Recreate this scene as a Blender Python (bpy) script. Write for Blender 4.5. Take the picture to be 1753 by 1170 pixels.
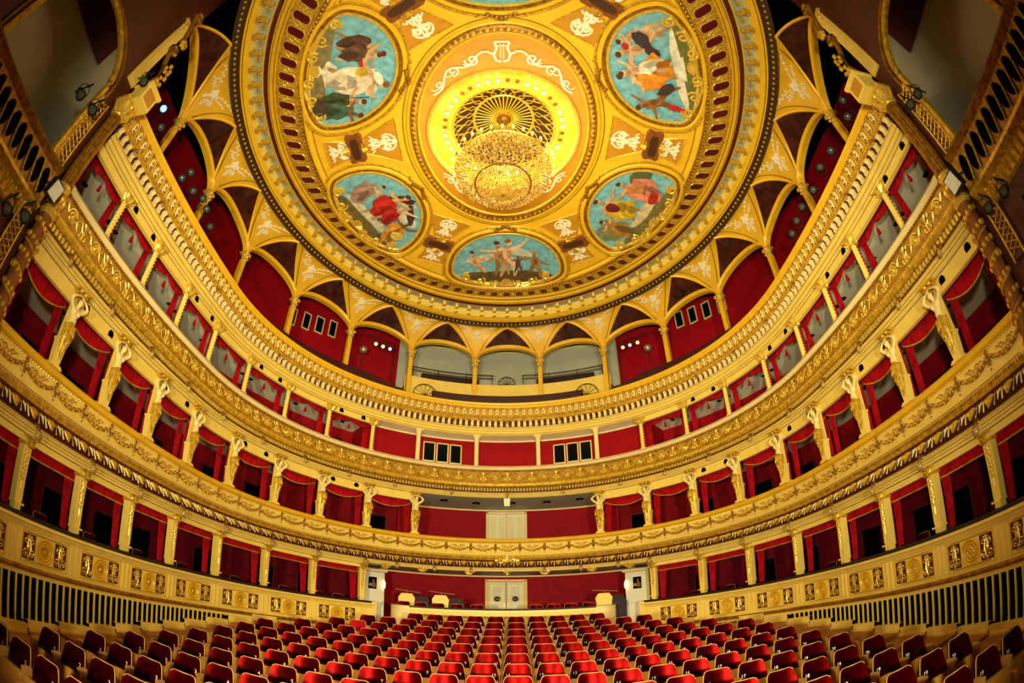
import bpy, math, random
import numpy as np
from mathutils import Matrix, Vector

for o in list(bpy.data.objects):
    bpy.data.objects.remove(o, do_unlink=True)
scene = bpy.context.scene
COL = scene.collection
random.seed(7)
PI = math.pi

# ------------------------------------------------------------------ camera (full-frame fisheye)
FPX = 848.936
TILT, ROLL, YAW = math.radians(30.6705), math.radians(-.4086), math.radians(-.0397)
R, XO, YC, KT, EL = 8.5, .242, 10.8788, .043975 / 8.5, 1.04918


def cam_to_world(x, y, z):
    x, y = x * math.cos(ROLL) - y * math.sin(ROLL), x * math.sin(ROLL) + y * math.cos(ROLL)
    Y = z * math.cos(TILT) - y * math.sin(TILT)
    Z = z * math.sin(TILT) + y * math.cos(TILT)
    return Vector((x * math.cos(YAW) + Y * math.sin(YAW), -x * math.sin(YAW) + Y * math.cos(YAW), Z))


cd = bpy.data.cameras.new('camera')
cam = bpy.data.objects.new('camera', cd)
COL.objects.link(cam)
rx, ry, rz = cam_to_world(1, 0, 0), cam_to_world(0, 1, 0), -cam_to_world(0, 0, 1)
cm = Matrix((rx, ry, rz)).transposed().to_4x4()
cm.translation = Vector((XO, 0, 0))
cam.matrix_world = cm
cd.type = 'PANO'
pano = cd if hasattr(cd, 'panorama_type') else cd.cycles
pano.panorama_type = 'FISHEYE_EQUISOLID'
pano.fisheye_lens = FPX / 1753 * 36
pano.fisheye_fov = math.radians(200)
cd.sensor_fit = 'HORIZONTAL'
cd.sensor_width = 36
cd.sensor_height = 36 * 1170 / 1753
cd.clip_start = .05
cd.clip_end = 200
scene.camera = cam

# ------------------------------------------------------------------ world, added fill spots, exposure
w = bpy.data.worlds.new('world')
scene.world = w
w.use_nodes = True
w.node_tree.nodes['Background'].inputs[0].default_value = (.9, .62, .3, 1)
w.node_tree.nodes['Background'].inputs[1].default_value = .0
scene.view_settings.view_transform = 'Standard'
scene.view_settings.look = 'None'
scene.view_settings.exposure = .1
scene.view_settings.gamma = 1
scene.view_settings.use_curve_mapping = False


def lamp(name, kind, loc, energy, color, size=.2, target=None, spot=None):
    ld = bpy.data.lights.new(name, kind)
    ld.energy = energy
    ld.color = color
    if kind == 'AREA':
        ld.shape = 'DISK'
        ld.size = size
    else:
        ld.shadow_soft_size = size
    if spot:
        ld.spot_size, ld.spot_blend = math.radians(spot), .8
    o = bpy.data.objects.new(name, ld)
    COL.objects.link(o)
    o.location = loc
    if target is not None:
        o.rotation_euler = (Vector(target) - Vector(loc)).to_track_quat('-Z', 'Y').to_euler()
    return o


WARM = (1, .82, .42)
# unseen fill spots added on the stage, turned to the house: they reach up under the soffits and leave the near corners dark
for x, t in ((-2.6, (2.0, 16, 7.0)), (2.6, (-2.0, 16, 7.0))):
    lamp('stage_fill_spot', 'SPOT', (x, -3.0, .0), 6400, (1, .88, .54), .3, t, 104)
lamp('stage_fill_spot', 'SPOT', (0, -2.6, -.3), 6200, (1, .86, .46), .3, (0, 10.5, 13.6), 96)

# unseen spot added above the stage to brighten the middle of the stalls
lamp('stalls_fill_spot', 'SPOT', (0, -1.2, 10.5), 7000, (1, .84, .5), .25, (0, 11.5, -1), 50)

# ------------------------------------------------------------------ materials


def mat(name, col, rough=.5, metal=0., var=.18, scale=6., bump=0., bscale=40., spec=.5, emit=None, es=0., col2=None, kind='noise', coat=0.):
    m = bpy.data.materials.new(name)
    m.use_nodes = True
    nt = m.node_tree
    b = nt.nodes['Principled BSDF']
    tc = nt.nodes.new('ShaderNodeTexCoord')
    nz = nt.nodes.new('ShaderNodeTexNoise')
    nz.inputs['Scale'].default_value = scale
    nz.inputs['Detail'].default_value = 4
    nt.links.new(tc.outputs['Object'], nz.inputs['Vector'])
    rp = nt.nodes.new('ShaderNodeValToRGB')
    c2 = col2 if col2 else tuple(c * (1 - var) for c in col)
    rp.color_ramp.elements[0].position = .35
    rp.color_ramp.elements[1].position = .65
    rp.color_ramp.elements[0].color = (*c2, 1)
    rp.color_ramp.elements[1].color = (*col, 1)
    nt.links.new(nz.outputs['Fac'], rp.inputs['Fac'])
    nt.links.new(rp.outputs['Color'], b.inputs['Base Color'])
    b.inputs['Roughness'].default_value = rough
    b.inputs['Metallic'].default_value = metal
    b.inputs['Specular IOR Level'].default_value = spec
    b.inputs['Coat Weight'].default_value = coat
    if emit:
        b.inputs['Emission Color'].default_value = (*emit, 1)
        b.inputs['Emission Strength'].default_value = es
    if bump:
        if kind == 'voronoi':
            t = nt.nodes.new('ShaderNodeTexVoronoi')
            out = t.outputs['Distance']
        elif kind == 'damask':
            t = nt.nodes.new('ShaderNodeTexMagic')
            t.turbulence_depth = 3
            out = t.outputs['Fac']
        else:
            t = nt.nodes.new('ShaderNodeTexNoise')
            t.inputs['Detail'].default_value = 3
            out = t.outputs['Fac']
        t.inputs['Scale'].default_value = bscale
        nt.links.new(tc.outputs['Object'], t.inputs['Vector'])
        bp = nt.nodes.new('ShaderNodeBump')
        bp.inputs['Strength'].default_value = bump
        bp.inputs['Distance'].default_value = .03
        nt.links.new(out, bp.inputs['Height'])
        nt.links.new(bp.outputs['Normal'], b.inputs['Normal'])
    return m


M = dict(
    damask=mat('shaded_red_damask', (.15, .001, .004), .75, 0, .35, 3, .5, 7, spec=.15, kind='damask'),  # darker copy of the red damask, shade of the stalls boxes painted in
    gold=mat('gold_leaf', (.84, .5, .04), .34, .4, .5, 9, .35, 30),
    goldhi=mat('bright_gold_leaf', (.93, .63, .09), .28, .4, .3, 9),
    golddk=mat('aged_gold_leaf', (.42, .19, .012), .36, .4, .6, 9, .4, 30),
    relief=mat('gilt_relief', (.52, .26, .014), .45, .25, .45, 7, .4, 16),
    cream=mat('cream_paint', (.88, .65, .13), .5, 0, .1, 3),
    creamhi=mat('pale_cream_paint', (.87, .72, .32), .5, 0, .08, 3),
    stat=mat('ivory_stucco', (.88, .72, .28), .45, 0, .12, 8),
    ochre=mat('ochre_paint', (.55, .25, .012), .55, 0, .15, 3),
    yellow=mat('yellow_gilt_paint', (.88, .52, .022), .42, .1, .12, 3),
    pend=mat('pendentive_gold_paint', (.82, .47, .018), .5, .1, .15, 2),
    white=mat('white_stucco', (.86, .8, .62), .55, 0, .05, 5),
    offw=mat('white_plaster', (.9, .86, .64), .7, 0, .1, 1.5),
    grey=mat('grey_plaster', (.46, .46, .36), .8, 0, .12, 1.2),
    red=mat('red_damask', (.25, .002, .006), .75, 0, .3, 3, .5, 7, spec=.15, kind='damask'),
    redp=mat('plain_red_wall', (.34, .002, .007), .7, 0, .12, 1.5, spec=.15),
    velvet=mat('red_velvet', (.42, .004, .01), .85, 0, .45, 5, .3, 90, spec=.1),
    redpan=mat('dark_red_panel', (.10, .002, .006), .5, 0, .2, 5),
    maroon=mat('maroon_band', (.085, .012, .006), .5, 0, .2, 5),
    lun=mat('maroon_painted_vault', (.07, .012, .004), .6, 0, 0, 3.2, .3, 8, col2=(.022, .003, .002), spec=.2),
    seat=mat('polished_red_seat_shell', (.12, .0006, .0006), .3, .75, .9, 3.5, spec=.03),
    wood=mat('orange_varnished_wood', (.66, .29, .04), .4, 0, .35, 4, .1, 40),
    floor=mat('parquet_wood', (.42, .17, .035), .5, 0, .35, 3, .1, 30),
    edge=mat('pale_seat_edge', (.55, .28, .07), .4, 0, .1, 8),
    black=mat('black_metal', (.012, .012, .012), .45, .3, .3, 8),
    dark=mat('dark_parts_and_shade', (.004, .002, .002), .9, 0, .2, 4, spec=0.),  # near-black for dark parts, also for painted-in shade
    rail=mat('black_velvet_rail', (.02, .006, .006), .7, 0, .4, 8),
    bench=mat('dark_red_bench', (.03, .002, .003), .5, 0, .4, 5),
    steel=mat('steel', (.5, .42, .3), .35, .7, .1, 8),
    blue=mat('pale_blue_ground', (.30, .44, .46), .6, 0, .15, 5),
    brown=mat('brown_cartouche', (.28, .09, .02), .45, .2, .3, 6),
    glassd=mat('dark_window_glass', (.004, .006, .007), .12, 0, .3, 3, spec=.3),
    amber=mat('amber_glass_globe', (.45, .32, .1), .12, .15, .2, 4),
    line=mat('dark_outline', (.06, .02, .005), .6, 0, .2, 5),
)


def glow(name, col, s):
    m = bpy.data.materials.new(name)
    m.use_nodes = True
    b = m.node_tree.nodes['Principled BSDF']
    b.inputs['Base Color'].default_value = (*col, 1)
    b.inputs['Emission Color'].default_value = (*col, 1)
    b.inputs['Emission Strength'].default_value = s
    return m


M['bulb'] = glow('lit_bulb', (1, .8, .35), 14)
M['lensg'] = glow('lit_lens_green', (.3, 1, .3), 2.6)
M['lensw'] = glow('lit_lens_warm', (1, .6, .12), 2.6)
M['lensb'] = glow('lit_lens_blue', (.25, .55, 1), 1.6)
M['sconce'] = glow('lit_sconce', (1, .75, .3), 4)
M['flood'] = mat('floodlight_glass', (.75, .75, .68), .2)
M['lensoff'] = mat('unlit_lens', (.1, .13, .1), .08, .5)


def crystal():
    m = bpy.data.materials.new('cut_crystal')
    m.use_nodes = True
    nt = m.node_tree
    b = nt.nodes['Principled BSDF']
    tc = nt.nodes.new('ShaderNodeTexCoord')
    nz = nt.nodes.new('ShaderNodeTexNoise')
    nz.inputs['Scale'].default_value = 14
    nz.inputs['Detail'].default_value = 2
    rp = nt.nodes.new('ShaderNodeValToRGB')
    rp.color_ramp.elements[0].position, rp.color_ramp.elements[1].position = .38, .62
    rp.color_ramp.elements[0].color, rp.color_ramp.elements[1].color = (.4, .2, .015, 1), (1, .82, .3, 1)  # dark-to-bright gold noise paints in the sparkle
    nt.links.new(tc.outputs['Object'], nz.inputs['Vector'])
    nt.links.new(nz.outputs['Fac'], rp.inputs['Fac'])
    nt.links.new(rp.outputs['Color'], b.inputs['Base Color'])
    b.inputs['Roughness'].default_value = .12
    b.inputs['Specular IOR Level'].default_value = 1.
    tr = nt.nodes.new('ShaderNodeBsdfTranslucent')
    nt.links.new(rp.outputs['Color'], tr.inputs['Color'])
    mx = nt.nodes.new('ShaderNodeMixShader')
    mx.inputs[0].default_value = .5
    nt.links.new(b.outputs[0], mx.inputs[1])
    nt.links.new(tr.outputs[0], mx.inputs[2])
    nt.links.new(mx.outputs[0], nt.nodes['Material Output'].inputs['Surface'])
    return m


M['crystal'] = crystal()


def paint_attr():
    m = bpy.data.materials.new('painted_canvas')
    m.use_nodes = True
    nt = m.node_tree
    b = nt.nodes['Principled BSDF']
    a = nt.nodes.new('ShaderNodeVertexColor')
    a.layer_name = 'paint'
    tc = nt.nodes.new('ShaderNodeTexCoord')
    nz = nt.nodes.new('ShaderNodeTexNoise')
    nz.inputs['Scale'].default_value = 5
    nz.inputs['Detail'].default_value = 5
    nt.links.new(tc.outputs['Object'], nz.inputs['Vector'])
    mp = nt.nodes.new('ShaderNodeMapRange')
    mp.inputs['From Min'].default_value = .3
    mp.inputs['From Max'].default_value = .7
    mp.inputs['To Min'].default_value = .65
    mp.inputs['To Max'].default_value = 1.25
    nt.links.new(nz.outputs['Fac'], mp.inputs['Value'])
    mx = nt.nodes.new('ShaderNodeVectorMath')
    mx.operation = 'SCALE'
    nt.links.new(a.outputs['Color'], mx.inputs[0])
    nt.links.new(mp.outputs['Result'], mx.inputs['Scale'])
    nt.links.new(mx.outputs['Vector'], b.inputs['Base Color'])
    b.inputs['Roughness'].default_value = .6
    return m


M['paint'] = paint_attr()

# ------------------------------------------------------------------ mesh helpers


class G:
    """collects shapes, becomes ONE mesh"""

    def __init__(self):
        self.V, self.F, self.m = [], [], []

    def add(self, V, F, mi=0):
        n = len(self.V)
        self.V += [tuple(map(float, v)) for v in V]
        self.F += [tuple(i + n for i in f) for f in F]
        self.m += [mi] * len(F)
        return self

    def box(self, cx, cy, cz, sx, sy, sz, mi=0, tx=1., ty=1.):
        a, b, c = sx / 2, sy / 2, sz / 2
        V = [(cx - a, cy - b, cz - c), (cx + a, cy - b, cz - c), (cx + a, cy + b, cz - c), (cx - a, cy + b, cz - c),
             (cx - a * tx, cy - b * ty, cz + c), (cx + a * tx, cy - b * ty, cz + c), (cx + a * tx, cy + b * ty, cz + c), (cx - a * tx, cy + b * ty, cz + c)]
        return self.add(V, [(0, 3, 2, 1), (4, 5, 6, 7), (0, 1, 5, 4), (1, 2, 6, 5), (2, 3, 7, 6), (3, 0, 4, 7)], mi)

    def grid(self, rows, mi=0, close_u=False, close_v=False):
        nu, nv = len(rows), len(rows[0])
        V = [p for r in rows for p in r]
        F = []
        for i in range(nu if close_u else nu - 1):
            for j in range(nv if close_v else nv - 1):
                a, b = i * nv + j, i * nv + (j + 1) % nv
                c, d = ((i + 1) % nu) * nv + (j + 1) % nv, ((i + 1) % nu) * nv + j
                F.append((a, b, c, d))
        return self.add(V, F, mi)

    def tube(self, pts, r, n=5, mi=0, closed=False, flat=1., up=(0, 0, 1), cap=True):
        pts = [Vector(p) for p in pts]
        k = len(pts)
        rows = []
        for i, p in enumerate(pts):
            a = pts[(i - 1) % k] if closed or i > 0 else p
            b = pts[(i + 1) % k] if closed or i < k - 1 else p
            t = (b - a)
            if t.length < 1e-9:
                t = Vector((0, 0, 1))
            t.normalize()
            u = Vector(up)
            if abs(t.dot(u)) > .98:
                u = Vector((1, 0, 0)) if abs(t.x) < .9 else Vector((0, 1, 0))
            s = t.cross(u).normalized()
            q = s.cross(t)
            rr = r[i] if isinstance(r, (list, tuple)) else r
            rows.append([p + s * (rr * math.cos(2 * PI * j / n)) + q * (rr * flat * math.sin(2 * PI * j / n)) for j in range(n)])
        self.grid(rows, mi, closed, True)
        if not closed and cap:
            m = len(self.V)
            self.F.append(tuple(range(m - n, m)))
            self.F.append(tuple(range(m - n * k, m - n * k + n))[::-1])
            self.m += [mi, mi]
        return self

    def lathe(self, prof, n=12, c=(0, 0, 0), mi=0, sx=1., sy=1.):
        return self.grid([[(c[0] + r * sx * math.cos(2 * PI * j / n), c[1] + r * sy * math.sin(2 * PI * j / n), c[2] + z) for j in range(n)] for r, z in prof], mi, False, True)

    def ball(self, c, r, nu=6, nv=8, mi=0):
        r = r if isinstance(r, (tuple, list)) else (r, r, r)
        pr = [(max(math.sin(PI * i / nu), .001), -math.cos(PI * i / nu)) for i in range(nu + 1)]
        return self.grid([[(c[0] + r[0] * a * math.cos(2 * PI * j / nv), c[1] + r[1] * a * math.sin(2 * PI * j / nv), c[2] + r[2] * z) for j in range(nv)] for a, z in pr], mi, False, True)

    def prism(self, out, y0, y1, mi=0, inset=0.):
        """outline in x,z extruded along y; inset shrinks the y0 face"""
        n = len(out)
        cx, cz = sum(p[0] for p in out) / n, sum(p[1] for p in out) / n
        k = 1 - inset
        V = [(cx + (x - cx) * k, y0, cz + (z - cz) * k) for x, z in out] + [(x, y1, z) for x, z in out]
        return self.add(V, [tuple(range(n)), tuple(range(2 * n - 1, n - 1, -1))] + [(i, i + n, (i + 1) % n + n, (i + 1) % n) for i in range(n)], mi)

    def mesh(self, name, mats, smooth=True, ang=40):
        me = bpy.data.meshes.new(name)
        me.from_pydata(self.V, [], self.F)
        for mm in (mats if isinstance(mats, (list, tuple)) else [mats]):
            me.materials.append(M[mm] if isinstance(mm, str) else mm)
        if len(me.materials) > 1:
            me.polygons.foreach_set('material_index', self.m)
        if smooth:
            me.polygons.foreach_set('use_smooth', [True] * len(me.polygons))
            me.set_sharp_from_angle(angle=math.radians(ang))
        me.update()
        return me


def ob(name, mesh, parent=None, mw=None, label=None, cat=None, group=None, kind=None):
    if isinstance(mesh, tuple):
        mesh = mesh[0].mesh(name, *mesh[1:])
    o = bpy.data.objects.new(name, mesh)
    COL.objects.link(o)
    if mw is not None:
        o.matrix_basis = mw
    if parent:
        o.parent = parent
    for k, v in (('label', label), ('category', cat), ('group', group), ('kind', kind)):
        if v:
            o[k] = v
    return o


def copy_tree(o, mw=None, parent=None, label=None):
    c = o.copy()
    COL.objects.link(c)
    if parent is not None:
        c.parent = parent
    if mw is not None:
        c.matrix_basis = mw
    if label:
        c['label'] = label
    for ch in o.children:
        copy_tree(ch, None, c)
    return c


def place_all(proto, mws, labels=None):
    """first placement moves the prototype itself, the rest are copies"""
    res = [proto]
    for i, mw in enumerate(mws[1:]):
        res.append(copy_tree(proto, mw))
    proto.matrix_basis = mws[0]
    if labels:
        for o, l in zip(res, labels):
            o['label'] = l
    return res


# ------------------------------------------------------------------ horseshoe plan
_y = np.linspace(-3, YC, 300, endpoint=False)
_x = -(R - KT * (YC - _y) ** 2)
_t = np.linspace(-PI / 2, PI / 2, 801)
PX = np.concatenate([_x, R * np.sin(_t), -_x[::-1]])
PY = np.concatenate([_y, YC + EL * R * np.cos(_t), _y[::-1]])
PS = np.concatenate([[0], np.cumsum(np.hypot(np.diff(PX), np.diff(PY)))])
PS -= PS[-1] / 2
TX, TY = np.gradient(PX, PS), np.gradient(PY, PS)
_n = np.hypot(TX, TY)
TX, TY = TX / _n, TY / _n


def P(s, off=0.):
    x, y, tx, ty = (float(np.interp(s, PS, a)) for a in (PX, PY, TX, TY))
    return x - ty * off, y + tx * off


def FM(s, off=0., z=0., sx=1., sy=1., sz=1.):
    """frame on the horseshoe: x along the wall, y outward, z up"""
    x, y, tx, ty = (float(np.interp(s, PS, a)) for a in (PX, PY, TX, TY))
    n = math.hypot(tx, ty)
    tx, ty = tx / n, ty / n
    return Matrix(((tx * sx, -ty * sy, 0, x - ty * off), (ty * sx, tx * sy, 0, y + tx * off), (0, 0, sz, z), (0, 0, 0, 1)))


def srange(a, b, step=.22):
    n = max(2, int(abs(b - a) / step) + 1)
    return [a + (b - a) * i / (n - 1) for i in range(n)]


def sweep(g, prof, ss, mi=0):
    return g.grid([[(*P(s, o), z) for o, z in prof] for s in ss], mi)


def ray(px, py):
    x, y = (px - 876.5) / FPX, -(py - 585) / FPX
    r = math.hypot(x, y) + 1e-12
    th = 2 * math.asin(min(1, r / 2))
    return cam_to_world(x / r * math.sin(th), y / r * math.sin(th), math.cos(th))


def on_wall(px, py, off):
    """where a pixel's ray meets the wall running parallel to the balcony fronts"""
    d = ray(px, py)
    lo, hi = 0., 60.
    for _ in range(50):
        m = (lo + hi) / 2
        x, y = XO + m * d.x, m * d.y
        u = math.hypot(x, (y - YC) / EL) - R - off if y > YC else abs(x) - (R + off - KT * (YC - y) ** 2)
        lo, hi = (lo, m) if u > 0 else (m, hi)
    p = Vector((XO + lo * d.x, lo * d.y, lo * d.z))
    if p.y > YC:
        th = math.atan2(p.x, (p.y - YC) / EL)
        b = (R * math.sin(th), YC + EL * R * math.cos(th))
    else:
        b = (math.copysign(R - KT * (YC - p.y) ** 2, p.x), p.y)
    s = float(PS[np.argmin((PX - b[0]) ** 2 + (PY - b[1]) ** 2)])
    return s, p.z, p


def in_view(p):
    v = (Vector(p) - cam.matrix_world.translation).normalized()
    q = cam.matrix_world.to_3x3().transposed() @ v
    th = math.acos(max(-1, min(1, -q.z)))
    s = math.hypot(q.x, q.y) + 1e-9
    r = 2 * math.sin(th / 2) * FPX
    X, Y = 876.5 + q.x / s * r, 585 - q.y / s * r
    return -40 < X < 1793 and -40 < Y < 1200


ORD = 'first second third fourth fifth sixth seventh eighth ninth tenth eleventh twelfth thirteenth fourteenth'.split()


def nth(s, ss):
    """ordinal counted from the proscenium corner"""
    vals = sorted({round(abs(v), 2) for v in ss}, reverse=True)
    return ORD[vals.index(round(abs(s), 2))]


SP = [5.68, 7.65, 9.63, 11.7, 13.75, 15.65, 17.45, 19.25]      # box columns along the wall
COLS = sorted([-s for s in SP] + SP)
SE = 20.9                                                        # where the horseshoe meets the proscenium
BAYS = [(a, b) for a, b in zip([-SE] + COLS[:8], COLS[:8] + [0])][:8] + [(a, b) for a, b in zip(COLS[8:], COLS[9:] + [SE])]
zt = lambda i: -.37 - .155 * i + .0045 * i * i                  # top of the seat backs, row by row
row_y = lambda i: 14.7 - .95 * i


def scroll(turns=1.4, r0=.12, r1=.02, n=22, x=0., z=0., flip=1, a0=0.):
    return [(x + flip * (r0 + (r1 - r0) * i / (n - 1)) * math.cos(a0 + 2 * PI * turns * i / (n - 1)), 0, z + (r0 + (r1 - r0) * i / (n - 1)) * math.sin(a0 + 2 * PI * turns * i / (n - 1))) for i in range(n)]

# ------------------------------------------------------------------ room shell
NR = 12
fz = lambda i: zt(i) - 1.0
g = G()
for i in range(-1, 16):                                          # raked parquet in shallow steps
    y1 = row_y(i) + .55 if i >= 0 else 24.5
    y0 = row_y(i) - .4
    z = fz(min(max(i, 0), 13))
    g.box(0, (y0 + y1) / 2, z - .15, 20, y1 - y0, .3)
ob('floor', (g, 'floor', False), kind='structure', label='raked orange-brown parquet floor of the stalls', cat='floor')
g = G().box(0, -2.6, -1.85, 22, 6.0, .3)
ob('floor', (g, 'floor', False), kind='structure', label='wooden stage floor at the proscenium', cat='floor')

for x, y0, y1 in ((3.0, 17.08, 17.65), (4.15, 17.65, 22.0), (2.2, 22.0, 22.8)):      # raised floor behind the rear parapet
    ob('floor', (G().box(0, (y0 + y1) / 2, -1.21, 2 * x, y1 - y0, .36), 'floor', False), kind='structure', label='raised wooden floor behind the rear parapet of the stalls', cat='floor')
for k in (-1, 1):                                                # floors of the stalls boxes, behind the parapets
    ob('floor', (sweep(G(), [(.08, -1.003), (2.34, -1.003), (2.34, -1.08), (.08, -1.08)], srange(k * 5.4, k * 20.9, .4)), 'bench'), kind='structure', label='dark floor of the stalls boxes', cat='floor')
ob('floor', (sweep(G(), [(1.98, 10.3), (3.4, 10.3), (3.4, 10.2), (1.98, 10.2)], srange(-3.88, 3.88, .3)), 'bench'), kind='structure', label='raised platform at the back of the middle gallery', cat='floor')

WALLOFF = 2.35


def shell(name, off, z0, z1, a, b, m, label):
    g = sweep(G(), [(off, z0), (off, z1), (off + .12, z1), (off + .12, z0), (off, z0)], srange(a, b))
    return ob(name, (g, m), kind='structure', label=label, cat='wall')


for sd, k in (('left', -1), ('right', 1)):
    shell('wall_%s' % sd, WALLOFF, -2.6, 1.5, k * 4.95, k * SE, 'damask', 'red damask wall with painted-in shade at the back of the stalls boxes')
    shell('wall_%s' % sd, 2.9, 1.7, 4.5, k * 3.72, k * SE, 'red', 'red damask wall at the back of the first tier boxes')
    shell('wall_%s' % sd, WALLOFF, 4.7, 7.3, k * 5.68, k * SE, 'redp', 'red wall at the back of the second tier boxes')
    shell('wall_%s' % sd, 3.7, 8.4, 14.2, k * 4.0, k * 22.5, 'redp', 'plain red wall behind the gallery arches')
shell('wall_back', 2.9, -2.6, 1.45, -4.95, 4.95, 'redp', 'bright red back wall of the stalls around the double door')
shell('wall_back', 2.7, 1.7, 4.5, -3.75, 3.75, 'redp', 'bright red back wall of the first balcony around the white door')
shell('wall_back', .78, 4.7, 7.3, -5.7, 5.7, 'redp', 'red partition wall of the projection booth behind plain columns')
shell('wall_back', 3.4, 8.4, 14.2, -4.1, 4.1, 'grey', 'grey plaster wall behind the three middle gallery arches')
for k in (-1, 1):
    for s_, z0, z1, a, b in ((4.95, -2.6, 1.45, 2.3, 2.95), (3.74, 1.7, 4.5, 2.65, 2.95), (5.69, 4.7, 7.3, .78, 2.4)):
        g = G().box(0, (a + b) / 2, (z0 + z1) / 2, .1, b - a, z1 - z0)
        ob('wall_return', (g, 'redp', False), mw=FM(k * s_, 0, 0), kind='structure', label='short red return wall beside the middle bay', cat='wall')

# ------------------------------------------------------------------ balcony B, C, D and parterre parapet


def balcony(label, group=None):
    e = ob('balcony', None, label=label, cat='balcony', group=group)
    e.location = (0, YC, 0)
    return e


def bsweep(par, name, prof, a, b, m, step=.22, kind=None, label=None):
    o = ob(name, (sweep(G(), prof, srange(a, b, step)), m), par, kind=kind, label=label)
    o.location = (0, -YC, 0)
    return o


def bput(par, name, me, s, off, z, sx=1., sz=1., label=None, sy=1.):
    m = FM(s, off, z, sx, sy, sz)
    m.translation.y -= YC
    return ob(name, me, par, m, label=label)


def beads(par, off, z, a, b, step, r, m='goldhi', name='bead_row', nu=4, nv=5):
    g = G()
    n = int((b - a) / step)
    for i in range(n + 1):
        x, y = P(a + (b - a) * i / n, off)
        g.ball((x, y, z), r, nu, nv)
    o = ob(name, (g, m), par, kind='stuff')
    o.location = (0, -YC, 0)


def spaced(a, b, step):
    n = round((b - a) / step)
    return [a + (b - a) * (i + .5) / n for i in range(n)]


BE = 21.0
# --- first balcony (festoons, leaf cornice)
bB = balcony('first balcony with gilt garland swags and a dark leaf cornice')
bsweep(bB, 'rail', [(.42, 2.5), (.42, 2.66), (-.08, 2.67), (-.13, 2.62), (-.1, 2.545), (-.03, 2.51), (.1, 2.5)], -BE, BE, 'yellow')
bsweep(bB, 'parapet', [(.1, 2.5), (-.03, 2.5), (-.04, 2.36), (-.075, 2.2), (-.14, 2.06), (-.23, 1.96), (-.25, 1.93)], -BE, BE, 'cream')
bsweep(bB, 'lower_moulding', [(-.25, 1.93), (-.31, 1.9), (-.32, 1.85), (-.28, 1.80), (-.24, 1.77)], -BE, BE, 'gold')
bsweep(bB, 'cornice_cove', [(-.24, 1.77), (-.2, 1.73), (-.1, 1.58), (-.03, 1.51), (-.05, 1.48)], -BE, BE, 'maroon')
bsweep(bB, 'fascia', [(-.05, 1.48), (-.05, 1.44), (.0, 1.42), (.0, 1.34), (.06, 1.32)], -BE, BE, 'cream')
bsweep(bB, 'soffit', [(.06, 1.32), (WALLOFF - .05, 1.32)], -BE, -4.9, 'offw')
bsweep(bB, 'soffit', [(.06, 1.32), (WALLOFF - .05, 1.32)], 4.9, BE, 'offw')
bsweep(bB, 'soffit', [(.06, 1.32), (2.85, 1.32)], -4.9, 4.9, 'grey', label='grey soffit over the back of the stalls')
bsweep(bB, 'deck', [(.1, 1.75), (2.85, 1.75)], -BE, BE, 'bench', .6)
beads(bB, -.06, 2.475, -BE, BE, .085, .026)
beads(bB, -.325, 1.865, -BE, BE, .075, .026, 'golddk')
sw = G()
hw = .48
pts = [(hw * (2 * i / 12 - 1), 0, .17 * ((2 * i / 12 - 1) ** 2) - .17) for i in range(13)]
sw.tube(pts, [.026 + .03 * math.sin(PI * i / 12) for i in range(13)], 6)
for i in range(1, 12):
    sw.ball((pts[i][0], -.03, pts[i][2] - .012 * (-1) ** i), .03 + .016 * math.sin(PI * i / 12), 3, 6, 1)
swag = sw.mesh('swag', ['golddk', 'gold'])
pd = G()
for q in (-1, 1):
    pd.tube([(0, 0, .03), (q * .05, -.02, -.05), (q * .035, -.02, -.2)], [.02, .024, .008], 5)
pd.ball((0, -.02, .05), (.05, .035, .06), 4, 6).ball((0, -.02, -.13), (.04, .03, .07), 4, 6).ball((0, -.02, -.27), (.025, .025, .03), 4, 5)
pend = pd.mesh('pendant', 'golddk')
sc = G()
for q in (-1, 1):
    sc.tube(scroll(1.1, .085, .02, 14, q * .13, 0, q), .019, 4)
    sc.tube([(q * .2, 0, .02), (q * .27, 0, .07), (q * .33, 0, .03)], [.016, .016, .008], 4)
sc.ball((0, 0, -.02), (.05, .03, .045), 4, 6)
curl = sc.mesh('scrollwork', 'ochre')
for s in spaced(-BE, BE, .97):
    bput(bB, 'swag', swag, s, -.1, 2.36)
    bput(bB, 'scrollwork', curl, s, -.055, 2.33, .85, .85)
for s in [-BE + (BE * 2) * i / round(BE * 2 / .97) for i in range(1, round(BE * 2 / .97))]:
    bput(bB, 'pendant', pend, s, -.1, 2.36)
lf = G()
for i in range(7):
    a_ = -1.2 + 2.4 * i / 6
    lf.tube([(0, -.03, -.13), (.09 * math.sin(a_), -.06, -.02 + .05 * math.cos(a_)), (.13 * math.sin(a_ * 1.1), -.04, -.02 + .15 * math.cos(a_))], [.012, .026, .008], 5)
lf.ball((0, -.05, -.11), (.035, .03, .045), 4, 6)
leaf = lf.mesh('acanthus_leaf', 'gold')
df = G()
df.tube([(-.1, -.03, -.15), (-.075, -.05, .1), (0, -.06, .15), (.075, -.05, .1), (.1, -.03, -.15)], .017, 5)
df.tube([(-.045, -.04, .07), (0, -.06, -.03), (.045, -.04, .07)], .018, 5).tube([(0, -.05, -.02), (0, -.05, -.13)], [.02, .007], 5)
dart = df.mesh('dart_leaf', 'creamhi')
leafs = spaced(-BE, BE, .27)
tilt = Matrix.Rotation(math.radians(-38), 4, 'X')
for i, s in enumerate(leafs):
    m = FM(s, -.17, 1.625, 1.15, 1.2, 1.15) @ tilt
    m.translation.y -= YC
    ob('acanthus_leaf' if i % 2 else 'dart_leaf', leaf if i % 2 else dart, bB, m)

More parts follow.
